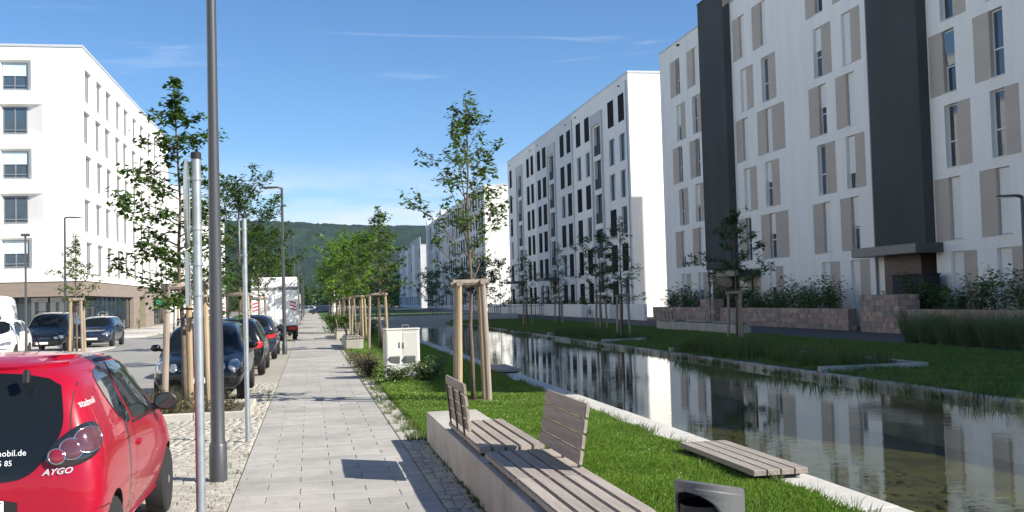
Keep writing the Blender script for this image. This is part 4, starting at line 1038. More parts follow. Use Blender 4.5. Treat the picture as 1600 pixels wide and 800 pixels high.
def weeds():
    rs = np.random.default_rng(19); Vs = []; Fs = []; off = 0
    for k in range(330):
        v = 13+26*rs.random()**1.3; u = 1.0+0.36*rs.random()**0.6
        if 12 < v < 13: continue
        V, F = blades(16, rs, 0.10, 0.05+0.06*rs.random(), 0.004, 0.8); V = V+np.array([SX(u, v), v, -0.01]); Vs.append(V); Fs.append(F+off); off += len(V)
    for k in range(70):
        v = 7.5+16*rs.random(); u = -0.84-0.5*rs.random()**2
        V, F = blades(10, rs, 0.05, 0.03+0.03*rs.random(), 0.003, 0.8); V = V+np.array([SX(u, v), v, -0.01]); Vs.append(V); Fs.append(F+off); off += len(V)
    for k in range(14):
        v = 7.2+5.5*rs.random(); 
        V, F = blades(14, rs, 0.06, 0.05+0.04*rs.random(), 0.004, 0.7); V = V+np.array([SX(1.285, v), v, -0.01]); Vs.append(V); Fs.append(F+off); off += len(V)
    o = link('weeds', npmesh('weeds', np.concatenate(Vs), np.concatenate(Fs), 'weed')); tag(o, 'small weeds growing between the setts beside the path', 'weeds', kind='stuff')
weeds()
def mulch_bits():
    rs = np.random.default_rng(29); P = []
    for (cx, cy, r, n) in ((2.57, 17.55, 0.55, 260),):
        a = rs.random(n)*6.28; q = r*np.sqrt(rs.random(n)); P.append(np.stack([cx+q*np.cos(a), cy+q*np.sin(a), np.full(n, 0.02)], -1))
    V, F = leaf_cloud(np.concatenate(P), 0.05, rs, 0, 0.4)
    o = link('bark_chips', npmesh('bark_chips', V, F, 'soil')); tag(o, 'bark chips scattered round the slender sapling', 'bark chips', kind='stuff')
mulch_bits()
# fallen leaves on the slabs
def litter():
    rs = np.random.default_rng(39); P = []
    for k in range(46):
        v = 8+16*rs.random(); u = -0.85+0.5*rs.random()**1.5; P.append((SX(u, v), v, 0.006))
    V, F = leaf_cloud(P, 0.035, rs, 0.0); V[:, 2] = np.clip(V[:, 2], 0.003, 0.02)
    o = link('fallen_leaves', npmesh('fallen_leaves', V, F, 'leaf_brown')); tag(o, 'few fallen leaves scattered on the path slabs', 'fallen leaves', kind='stuff')
litter()

# taller tufts, clover and stray blades break the lawn edge
def tufts():
    rs = np.random.default_rng(61); Vs = []; Fs = []; off = 0
    for k in range(420):
        y = 6+28*rs.random()**1.5; r = rs.random()
        x = 4.03+0.06*rs.random() if r < 0.5 else (SX(1.97, y)+0.05*rs.random() if (r < 0.62 and y < 12.8) else 1.6+2.4*rs.random())
        if r >= 0.5 and y < 13.0 and x < 2.0: continue
        V, F = blades(9, rs, 0.06, 0.09+0.07*rs.random(), 0.004, 0.7); V = V+np.array([x, y, -0.005]); Vs.append(V); Fs.append(F+off); off += len(V)
    o = link('grass_tufts', npmesh('grass_tufts', np.concatenate(Vs), np.concatenate(Fs), 'weed')); tag(o, 'longer grass tufts along the lawn edges by kerb and bench', 'grass', kind='stuff')
    P = np.stack([2.0+2.0*rs.random(150), 5.5+14*rs.random(150), np.full(150, 0.05)], -1)
    V, F = leaf_cloud(P, 0.018, rs, 0.0, 0.9); o = link('clover', npmesh('clover', V, F, 'petal')); tag(o, 'tiny pale clover heads dotted over the sunny lawn', 'clover', kind='stuff')
tufts()
# ================================================================ street furniture
def lamp(label, x, y, h=5.95, side=-1, group=None, sleeve=True, head=0.78):
    root = empty('street_lamp', (x, y, 0), SROT, label=label, cat='street lamp', group=group)
    MB().lathe([(0.078, 0.0), (0.078, 0.38), (0.070, 0.40), (0.068, 1.2), (0.052, h*0.6), (0.045, h)], 20).build('pole', 'lamp_grey', root, smooth='auto')
    if sleeve: MB().lathe([(0.088, -0.02), (0.088, 0.36), (0.080, 0.375)], 20).build('sleeve', 'lamp_grey', root, smooth='auto')
    # flat head on a short curved arm
    hd = MB(); n = 9
    s = side
    sect = [(0.0, 0.05, 0.055), (0.06, 0.055, 0.05), (0.14, 0.085, 0.04), (0.30, 0.125, 0.034), (0.55, 0.135, 0.028), (0.70, 0.11, 0.022), (head, 0.04, 0.014)]
    rings = []
    for (t, w, th) in sect:
        zc = h-0.02+0.05*math.sin(min(1, t/0.2)*1.57)-0.02*t
        rings.append([(s*t, -w, zc), (s*t, -w*0.7, zc+th), (s*t, w*0.7, zc+th), (s*t, w, zc), (s*t, w*0.8, zc-th*0.5), (s*t, -w*0.8, zc-th*0.5)])
    b = 0
    for r in rings: hd.v += r
    for i in range(len(rings)-1):
        for k in range(6):
            hd.f.append((i*6+k, i*6+(k+1) % 6, (i+1)*6+(k+1) % 6, (i+1)*6+k))
    hd.f.append(tuple(range(6))); hd.f.append(tuple((len(rings)-1)*6+k for k in range(5, -1, -1)))
    o = hd.build('lamp_head', 'lamp_grey', root, smooth='auto')
    MB().box(min(s*0.25, s*0.65), max(s*0.25, s*0.65), -0.08, 0.08, h-0.022, h-0.006).build('lens', 'frame_white', o)
    return root
lamp('tall dark grey lamp post close in front, beside the red car', -1.03, 10.75)
lw = ('second', 'third', 'fourth', 'fifth', 'sixth', 'seventh', 'eighth')
lx = ['beside the dark blue estate car', 'just past the white box truck']
for i, v in enumerate((37.6, 64.5, 91.5, 118.5, 145.5, 172.5)):
    lamp('%s lamp post along the path, counted from the front one' % lw[i], SX(-1.0, v), v, group='lamp posts along the path')
lamp('small dark lamp post by the far path near the ornamental grasses', 18.52, 24.3, 4.1, -1, head=0.6)
lamp('lamp post on the parking apron beside the conical tree', -11.9, 52.0, 6.2, 1)
r = empty('street_lamp', (-10.3, 39.2, 0), label='thin mast lamp with a short crosswise head before the corner block', cat='street lamp')
MB().lathe([(0.05, 0), (0.045, 1.0), (0.035, 4.5)], 10).build('pole', 'lamp_grey', r, smooth='auto')
MB().box(-0.14, 0.14, -0.08, 0.08, 4.46, 4.56).build('lamp_head', 'lamp_grey', r, bevel=0.015)
r = empty('street_lamp', (2.0, 140, 0), label='pale lamp with a white flat head at the far end of the path', cat='street lamp')
MB().lathe([(0.12, 0), (0.10, 4.6)], 8).build('pole', 'paint_white', r); MB().box(-0.9, 0.9, -0.5, 0.5, 4.6, 4.85).build('lamp_head', 'paint_white', r, bevel=0.08)
r = empty('street_lamp', (22.0, 55.6, 0), label='slim dark post in front of the farther stair tower', cat='post')
MB().lathe([(0.05, 0), (0.04, 3.0)], 8).build('pole', 'lamp_grey', r)

def sign_post(label, x, y, h, discs, r=0.030):
    root = empty('sign_post', (x, y, 0), label=label, cat='sign post')
    MB().lathe([(r, -0.05), (r, h)], 16).build('pole', 'galvanised', root, smooth='auto')
    MB().lathe([(r+0.004, h-0.03), (r+0.004, h+0.012), (r*0.6, h+0.02)], 12).build('cap', 'black_matt', root, smooth='auto')
    for (kind, z, w, hh) in discs:
        yaw = Matrix.Rotation(math.radians(4.2), 3, 'Z'); c = Vector((-0.062, -0.0, z))
        mb = MB(); n = 28
        if kind == 'disc':
            poly = [(w/2*math.cos(6.2832*k/n), w/2*math.sin(6.2832*k/n)) for k in range(n)]
        else: poly = [(-w/2, -hh/2), (w/2, -hh/2), (w/2, hh/2), (-w/2, hh/2)]
        off = 0.0 if kind == 'disc' else 0.0
        def pl(t): return [tuple(yaw @ Vector((t, p[0]+off, p[1]))+c) for p in poly]
        m = len(poly); A, B = pl(-0.008), pl(0.008)
        mb.add(A+B, [tuple(range(m)), tuple(range(2*m-1, m-1, -1))]+[(i, m+i, m+(i+1) % m, (i+1) % m) for i in range(m)])
        o = mb.build('sign_plate', 'sign_back', root)
        mb = MB(); mb.add([tuple(yaw @ Vector((-0.0095, p[0]*0.96, p[1]*0.96))+c) for p in poly], [tuple(range(m))]); mb.build('sign_face', 'sign_white', o)
        for zz in (z+hh*0.28, z-hh*0.28):
            MB().lathe([(r+0.006, -0.012), (r+0.006, 0.012)], 14, (0, 0, zz)).build('clamp', 'galvanised', root)
            MB().box(-0.058, -0.02, -0.015, 0.015, zz-0.01, zz+0.01).build('bracket', 'galvanised', root)
    return root
sign_post('near galvanised sign post with round sign seen edge-on, beside the red car', -0.80, 7.15, 2.78, [('disc', 2.45, 0.60, 0.60), ('rect', 1.94, 0.42, 0.36)], 0.031)
sign_post('farther galvanised sign post with sign seen edge-on, at the planting bed', -0.94, 13.7, 2.92, [('disc', 2.58, 0.60, 0.60)], 0.031)

# ---------------------------------------------------------------- benches
def slat_seat(root, x0, x1, y0, y1, z, n=5, split=None, mat='timber_grey'):
    w = (x1-x0)/n
    spans = [(y0, y1)] if split is None else [(y0, split-0.004), (split+0.004, y1)]
    for i in range(n):
        for (a, b) in spans:
            cx, cy = x0+(i+0.5)*w, (a+b)/2
            me = MB().box(-w/2+0.008, w/2-0.008, -(b-a)/2, (b-a)/2, -0.055, 0).mesh('slat', mat, bevel=0.009, seg=2)
            link('slat', me, root, (cx, cy, z+rng.uniform(-0.0015, 0.0015)))
    for y in np.linspace(y0+0.12, y1-0.12, max(2, int((y1-y0)/0.7)+1)):
        MB().box(x0+0.03, x1-0.03, y-0.03, y+0.03, z-0.085, z-0.0575).build('bearer', 'steel_black', root)
def backrest(root, x, y0, y1, z, lean, h=0.47, nb=4, back=1):
    """boards on flat steel posts; lean > 0 tilts towards +x; posts on the +x side when back = 1"""
    bh = h/nb; t = Vector((lean, 0, 1)).normalized()
    nrm = Vector((t.z, 0, -t.x))
    R3 = Matrix((nrm, Vector((0, 1, 0)), t)).transposed()
    for k in range(nb):
        c = Vector((x, (y0+y1)/2, z))+t*(0.035+bh*(k+0.5))
        me = MB().box(-0.017, 0.017, -(y1-y0)/2, (y1-y0)/2, -bh/2+0.006, bh/2-0.006).mesh('board', 'timber_board', bevel=0.007, seg=2)
        o = link('board', me, root, c); o.rotation_euler = R3.to_euler()
    for y in np.linspace(y0+0.16, y1-0.16, 3):
        a = Vector((x, y, z-0.06))+nrm*0.027*back; b = a+t*(h+0.01)
        MB().bar(a, b, 0.045, 0.014, up=nrm).build('back_post', 'steel_black', root)
def bench(label, x, y0, y1, blocks, seats, backs, zt=0.37, w=0.63, mat='concrete'):
    root = empty('bench', (x, (y0+y1)/2, 0), SROT, label=label, cat='bench'); cy = (y0+y1)/2
    for (a, b, dx) in blocks:
        MB().box(dx, w+dx, a-cy+0.005, b-cy-0.005, -0.05, zt).build('concrete_block', mat, root, bevel=0.006)
    for (a, b, sp) in seats: slat_seat(root, 0.03, w+0.0, a-cy, b-cy, zt+0.085, 5, None if sp is None else sp-cy)
    for (bx, a, b, lean, bk) in backs: backrest(root, bx, a-cy, b-cy, zt+0.085, lean, back=bk)
    return root
bench('long concrete and timber bench beside the path in front, with two opposed backrests', SX(1.31, 8.6), 4.6, 12.84,
      [(4.6, 6.0, 0), (6.0, 7.35, 0), (7.35, 8.85, 0), (8.85, 11.05, 0), (11.05, 11.95, -0.0), (11.95, 12.84, 0)],
      [(5.95, 8.68, 7.32), (8.95, 11.0, None)],
      [(0.545, 7.46, 8.80, 0.17, 1), (0.075, 9.72, 11.0, -0.10, -1)])
bench('second concrete bench along the path with two leaning backrests', 0.94, 39.0, 44.2, [(39.0, 41.4, 0), (41.4, 44.2, 0)], [(39.25, 41.3, None), (41.5, 43.9, None)], [(0.10, 39.8, 41.2, -0.15, -1), (0.56, 41.7, 43.2, 0.17, 1)])
bench('third concrete bench along the path before the round bush', 0.78, 51.2, 56.0, [(51.2, 53.6, 0), (53.6, 56.0, 0)], [(51.5, 53.5, None), (53.7, 55.8, None)], [(0.10, 52.0, 53.4, -0.15, -1)])
bench('long pale concrete bench with backrests in front of the stone wall across the canal', 16.9, 40.0, 50.0, [(40.0, 42.5, 0), (42.5, 45.0, 0), (45.0, 47.5, 0), (47.5, 50.0, 0)], [(40.3, 42.6, None), (43.6, 46.0, None), (47.3, 49.7, None)], [(0.56, 41.0, 42.4, 0.17, 1), (0.10, 47.6, 48.9, -0.15, -1), (0.56, 44.8, 46.0, 0.17, 1)], zt=0.42)

# ---------------------------------------------------------------- sunning deck on the kerb
r = empty('timber_deck', (4.14, 9.87, 0.02), label='low timber deck of four boards lying on the canal kerb', cat='deck')
for i in range(4):
    me = MB().box(-0.062, 0.062, -0.98, 0.98, 0, 0.055).mesh('board', 'timber_grey', bevel=0.006)
    link('board', me, r, (-0.20+i*0.137, 0, 0.04))
for y in (-0.8, 0, 0.8): MB().box(-0.24, 0.26, y-0.04, y+0.04, 0.0, 0.0385).build('bearer', 'steel_black', r)
r = empty('timber_deck', (4.3, 24.4, 0.02), label='farther timber deck on the canal kerb near the cabinet', cat='deck')
for i in range(4): link('board', MB().box(-0.062, 0.062, -0.98, 0.98, 0, 0.055).mesh('board', 'timber_grey', bevel=0.006), r, (-0.20+i*0.137, 0, 0.04))
for y in (-0.8, 0, 0.8): MB().box(-0.24, 0.26, y-0.04, y+0.04, 0.0, 0.0385).build('bearer', 'steel_black', r)

# ---------------------------------------------------------------- utility cabinet
def cabinet():
    r = empty('utility_cabinet', (1.84, 23.75, 0), 0.05, label='pale two-door utility cabinet with louvred vents beside the path', cat='cabinet')
    MB().box(-0.40, 0.40, -0.17, 0.17, 0, 0.28).build('plinth', 'cabinet', r, bevel=0.008)
    b = MB()
    poly = [(-0.405, -0.15), (-0.28, -0.19), (-0.005, -0.165), (-0.005, 0.18), (-0.405, 0.18)]
    MB().prism([(-0.405, -0.13), (-0.36, -0.19), (0.0, -0.155), (0.36, -0.19), (0.405, -0.13), (0.405, 0.185), (-0.405, 0.185)], 0.285, 1.10).build('housing', 'cabinet', r, bevel=0.006)
    MB().prism([(-0.42, -0.14), (-0.37, -0.205), (0.0, -0.17), (0.37, -0.205), (0.42, -0.14), (0.42, 0.20), (-0.42, 0.20)], 1.102, 1.14).build('lid', 'cabinet', r, bevel=0.008)
    for s in (-1, 1):
        d = MB(); xa, xb = (-0.345, -0.012) if s < 0 else (0.012, 0.345)
        ya = lambda x: -0.1575-abs(x)*0.0972-0.004
        d.add([(xa, ya(xa), 0.31), (xb, ya(xb), 0.31), (xb, ya(xb), 1.04), (xa, ya(xa), 1.04), (xa, ya(xa)+0.02, 0.31), (xb, ya(xb)+0.02, 0.31), (xb, ya(xb)+0.02, 1.04), (xa, ya(xa)+0.02, 1.04)],
              [(0, 1, 2, 3), (7, 6, 5, 4), (0, 4, 5, 1), (1, 5, 6, 2), (2, 6, 7, 3), (3, 7, 4, 0)])
        do = d.build('door', 'cabinet', r, bevel=0.004)
        cx = (xa+xb)/2; yv = ya(cx)
        MB().add([(cx-0.11, yv-0.012, 0.36), (cx+0.11, yv-0.012, 0.36), (cx+0.11, yv-0.07, 0.50), (cx-0.11, yv-0.07, 0.50), (cx-0.11, yv+0.0, 0.52), (cx+0.11, yv+0.0, 0.52), (cx-0.11, yv, 0.34), (cx+0.11, yv, 0.34)],
                 [(0, 1, 2, 3), (3, 2, 5, 4), (6, 7, 1, 0), (6, 0, 3, 4), (1, 7, 5, 2)]).build('vent_hood', 'vent_grey', do)
        MB().box(xb-0.05 if s < 0 else xa+0.02, xb-0.02 if s < 0 else xa+0.05, yv-0.02, yv, 0.72, 0.84).build('handle', 'cabinet', do)
    MB().tube([(0.03, 0, 1.13), (0.03, 0, 1.21), (0.17, 0, 1.21), (0.17, 0, 1.13)], 0.012, 6).build('lifting_eye', 'vent_grey', r)
cabinet()

# ---------------------------------------------------------------- litter bin
def bin_():
    r = empty('litter_bin', (2.10, 5.42, 0), 0.55, label='dark grey oval litter bin with a side opening, behind the end of the front bench', cat='litter bin')
    n = 40; A, B = 0.205, 0.18
    def ring(z, s=1.0, slope=0.0, n=n):
        return [(A*s*math.cos(6.2832*k/n), B*s*math.sin(6.2832*k/n), z-slope*A*s*math.cos(6.2832*k/n)) for k in range(n)]
    sl = 0.22
    # lower body
    mb = MB(); lv = [ring(0.0, 0.96), ring(0.03, 1.0), ring(0.36, 1.0)]
    for L_ in lv: mb.v += L_
    for i in range(len(lv)-1):
        for k in range(n): mb.f.append((i*n+k, i*n+(k+1) % n, (i+1)*n+(k+1) % n, (i+1)*n+k))
    mb.build('body', 'bin_grey', r, smooth='auto')
    # upper hood with scooped opening on the -x side
    mb = MB(); rows = 26; z0, z1 = 0.362, 0.665; nn = 56
    def phi(t):   # half angle of the scooped opening at height share t
        return 1.05*max(0.0, 1-abs((t-0.46)/0.46)**2.4)**0.5 if t < 0.92 else 0.0
    for j in range(rows+1):
        t = j/rows; p = phi(t)
        for k in range(nn+1):
            a = math.pi+p+(2*math.pi-2*p)*k/nn; x, y = A*math.cos(a), B*math.sin(a)
            mb.v.append((x*1.003, y*1.003, z0+(z1-sl*x-z0)*t))
    for j in range(rows):
        for k in range(nn):
            i = j*(nn+1)+k; mb.f.append((i, i+1, i+nn+2, i+nn+1))
    h = mb.build('hood', 'bin_grey', r, smooth='auto')
    md = h.modifiers.new('thickness', 'SOLIDIFY'); md.thickness = 0.018
    mb = MB(); L0, L1, L2 = ring(0.665, 1.005, sl), ring(0.690, 1.0, sl), ring(0.699, 0.93, sl)
    mb.v += L0+L1+L2
    for i in range(2):
        for k in range(n): mb.f.append((i*n+k, i*n+(k+1) % n, (i+1)*n+(k+1) % n, (i+1)*n+k))
    mb.f.append(tuple(2*n+k for k in range(n))); mb.f.append(tuple(range(n-1, -1, -1)))
    mb.build('lid', 'bin_grey', r, smooth='auto')
    mb = MB(); m = 24; P0, P1 = ring(0.10, 0.86, n=m), ring(0.60, 0.86, n=m); mb.v += P0+P1
    for k in range(m): mb.f.append((k, (k+1) % m, m+(k+1) % m, m+k))
    mb.f.append(tuple(range(m))); mb.build('liner', 'black_matt', r)
bin_()

# ---------------------------------------------------------------- planting bed with kerb beside the parked black car
def planting_bed():
    r = empty('planting_bed', (SX(-2.3, 17.7), 17.7, 0), SROT, label='kerbed planting bed with weeds around the linden', cat='planting bed')
    kerbs = []
    def k(xa, xb, ya, yb):
        MB().box(xa, xb, ya, yb, -0.05, 0.11).build('kerb_stone', 'concrete', r, bevel=0.012)
    x = -1.30
    for i in range(3): k(x+0.004, x+0.846, -1.12, -0.99); k(x+0.004, x+0.846, 0.95, 1.08); x += 0.85
    for (ya, yb) in ((-0.985, -0.005), (0.005, 0.945)): k(1.115, 1.245, ya, yb); k(-1.29, -1.16, ya, yb)
    MB().box(-1.155, 1.11, -0.985, 0.945, -0.05, 0.06).build('soil', 'soil', r)
    return r
planting_bed()
def bed_weeds():
    rs = np.random.default_rng(59); Vs = []; Fs = []; off = 0
    for k in range(95):
        x = SX(-2.3, 17.7)+rs.uniform(-1.05, 0.45); y = 17.7+rs.uniform(-0.9, 0.8)
        if rs.random() < 0.75: V, F = blades(14, rs, 0.25, 0.14+0.30*rs.random(), 0.004, 0.7)
        else: V, F = leaf_cloud(rs.normal(size=(40, 3))*np.array([.1, .1, .09])+np.array([0, 0, .12]), 0.06, rs)
        V = V+np.array([x, y, 0.05]); Vs.append(V); Fs.append(F+off); off += len(V)
    for k in range(4):
        V, F = leaf_cloud(rs.normal(size=(70, 3))*np.array([.11, .09, .08])+np.array([0, 0, .14]), 0.06, rs); V = V+np.array([-1.52+0.12*rs.normal(), 17.4+0.15*rs.normal(), 0.05]); Vs.append(V); Fs.append(F+off); off += len(V)
    # arching stems towards the parked car
    o = link('bed_weeds', npmesh('bed_weeds', np.concatenate(Vs), np.concatenate(Fs), 'dry_weed')); tag(o, 'tall weeds growing in the kerbed bed round the linden stakes', 'weeds', kind='stuff')
bed_weeds()

# ---------------------------------------------------------------- stone garden walls across the canal
def stone_wall(label, x, y0, y1, h, thick=0.4, seed=1, cat='stone wall', end=True):
    rs = random.Random(seed)
    r = empty('stone_wall', (x, (y0+y1)/2, 0), label=label, cat=cat); cy = (y0+y1)/2
    MB().box(0.03, thick-0.03, y0-cy+0.03, y1-cy-0.03, -0.05, h-0.02).build('core', 'joint', r)
    mbs = {m: MB() for m in ('stone_a', 'stone_b', 'stone_c')}
    z = -0.02
    rows = max(3, int(h/0.19)); rh = (h+0.02)/rows
    for j in range(rows):
        y = y0
        while y < y1-0.01:
            w = min(rs.uniform(0.2, 0.5), y1-y)
            if y1-(y+w) < 0.12: w = y1-y
            p = rs.uniform(0.0, 0.03)
            mb = mbs[rs.choice(('stone_a', 'stone_b', 'stone_c', 'stone_a', 'stone_b'))]
            mb.box(-p, 0.12, y-cy+0.006, y+w-cy-0.006, z+0.006, z+rh-0.006); y += w
        # end face towards the viewer
        if end:
            xx = 0.125
            while xx < thick-0.02:
                w = min(rs.uniform(0.2, 0.4), thick-xx)
                mbs[rs.choice(('stone_a', 'stone_b', 'stone_c'))].box(xx+0.004, xx+w-0.004, y0-cy-rs.uniform(0, 0.02), y0-cy+0.12, z+0.006, z+rh-0.006); xx += w
        z += rh
    for m, mb in mbs.items():
        o = mb.build('stones', m, r, bevel=0.0); o['kind'] = 'stuff'
    MB().box(0.02, thick-0.01, y0-cy+0.02, y1-cy-0.02, h-0.03, h).build('coping', 'stone_b', r)
stone_wall('low red sandstone wall below the hedge, between the entrance niche and the farther stone pier', 22.3, 40.6, 55.0, 0.92, seed=1)
stone_wall('low red sandstone wall running away beyond the farther stone pier', 22.3, 57.3, 66.8, 0.92, seed=2)
stone_wall('tall sandstone pier by the entrance canopy of the nearer stair tower', 22.0, 36.2, 39.1, 1.5, 0.9, 3, 'stone pier')
stone_wall('tall sandstone pier before the farther stair tower', 22.0, 55.1, 57.2, 1.40, 0.6, 4, 'stone pier')
stone_wall('low sandstone wall behind the ornamental grasses', 22.3, 14.0, 36.1, 0.92, seed=5)
r = empty('niche_wall', (23.0, 39.9, 0), label='dark recessed stone wall of the entrance niche', cat='wall'); MB().box(0, 0.3, -1.0, 1.0, 0, 0.85).build('block', 'stone_b', r)
r = empty('bin_shelter', (23.4, 38.0, 0), label='black box shelter beside the entrance door above the stone pier', cat='shelter'); MB().box(0, 0.7, -1.4, 0.9, 0, 2.25).build('housing', 'frame_dark', r, bevel=0.02); MB().box(-0.03, 0.73, -1.43, 0.93, 2.252, 2.3).build('lid', 'black_matt', r)
# white garden wall with grey gates
r = empty('garden_wall', (21.9, 92, 0), label='low white garden wall with grey gates in front of the shuttered block', cat='garden wall')
y = 67.5; k = 0
while y < 130:
    L_ = 6.4 if k % 2 == 0 else 2.2
    MB().box(0, 0.2 if k % 2 == 0 else 0.08, y-92+0.005, y+L_-92-0.005, 0, 1.12 if k % 2 == 0 else 1.08).build('panel' if k % 2 == 0 else 'gate', 'plaster_cool' if k % 2 == 0 else 'plaster_grey', r, bevel=0.008); y += L_; k += 1
# ---------------------------------------------------------------- railing and steps closing the canal
r = empty('railing', (4.5, 97, 0), label='dark steel railing across the far end of the canal', cat='railing')
MB().box(0, 17, -0.03, 0.03, 1.0, 1.05).build('top_rail', 'lamp_grey', r); MB().box(0, 17, -0.02, 0.02, 0.12, 0.16).build('bottom_rail', 'lamp_grey', r)
bar = MB().box(-0.012, 0.012, -0.012, 0.012, 0.16, 1.0).mesh('baluster', 'lamp_grey'); post = MB().box(-0.03, 0.03, -0.03, 0.03, 0, 1.0).mesh('post', 'lamp_grey')
for i in range(86): link('post' if i % 10 == 0 else 'baluster', post if i % 10 == 0 else bar, r, (i*0.2, 0, 0))
r = empty('stone_step', (4.0, 91, 0), label='pale concrete step beyond the end wall of the canal', cat='step'); MB().box(0, 13.6, 0, 0.6, -0.05, 0.45).build('block', 'kerb_stone', r, bevel=0.02)
def bollard(label, x, y, group):
    r = empty('bollard', (x, y, 0), label=label, cat='bollard', group=group)
    MB().lathe([(0.05, 0), (0.05, 0.9), (0.03, 0.93)], 10).build('post', 'lamp_grey', r, smooth='auto')
# people's bicycle leaning by the garden wall
def bicycle():
    r = empty('bicycle', (21.55, 80.6, 0), math.pi/2, label='dark bicycle leaning by the white garden wall across the canal', cat='bicycle')
    for x in (-0.52, 0.52):
        pts = [(x+0.33*math.cos(a), 0, 0.34+0.33*math.sin(a)) for a in np.linspace(0, 6.2832, 25)]
        w = MB().tube(pts, 0.018, 5, cap=False).build('wheel', 'rubber', r)
        for k in range(6):
            a = k*math.pi/6
            MB().tube([(x-0.32*math.cos(a), 0, 0.34-0.32*math.sin(a)), (x+0.32*math.cos(a), 0, 0.34+0.32*math.sin(a))], 0.003, 3).build('spoke', 'zinc', w)
    f = MB(); J = {'bb': (-0.05, 0, 0.30), 'st': (-0.18, 0, 0.82), 'hd': (0.36, 0, 0.86), 'rw': (-0.52, 0, 0.34), 'fw': (0.52, 0, 0.34)}
    for a, b in (('bb', 'st'), ('bb', 'hd'), ('st', 'hd'), ('bb', 'rw'), ('st', 'rw'), ('hd', 'fw')): f.tube([J[a], J[b]], 0.017, 6)
    f.build('frame', 'frame_dark', r)
    MB().box(-0.32, -0.06, -0.07, 0.07, 0.92, 0.97).build('saddle', 'black_matt', r, bevel=0.02); MB().tube([J['st'], (-0.20, 0, 0.93)], 0.014, 6).build('seat_post', 'zinc', r)
    MB().tube([J['hd'], (0.33, 0, 1.02), (0.33, -0.26, 1.05)], 0.012, 6).tube([(0.33, 0, 1.02), (0.33, 0.26, 1.05)], 0.012, 6).build('handlebar', 'zinc', r)
bicycle()
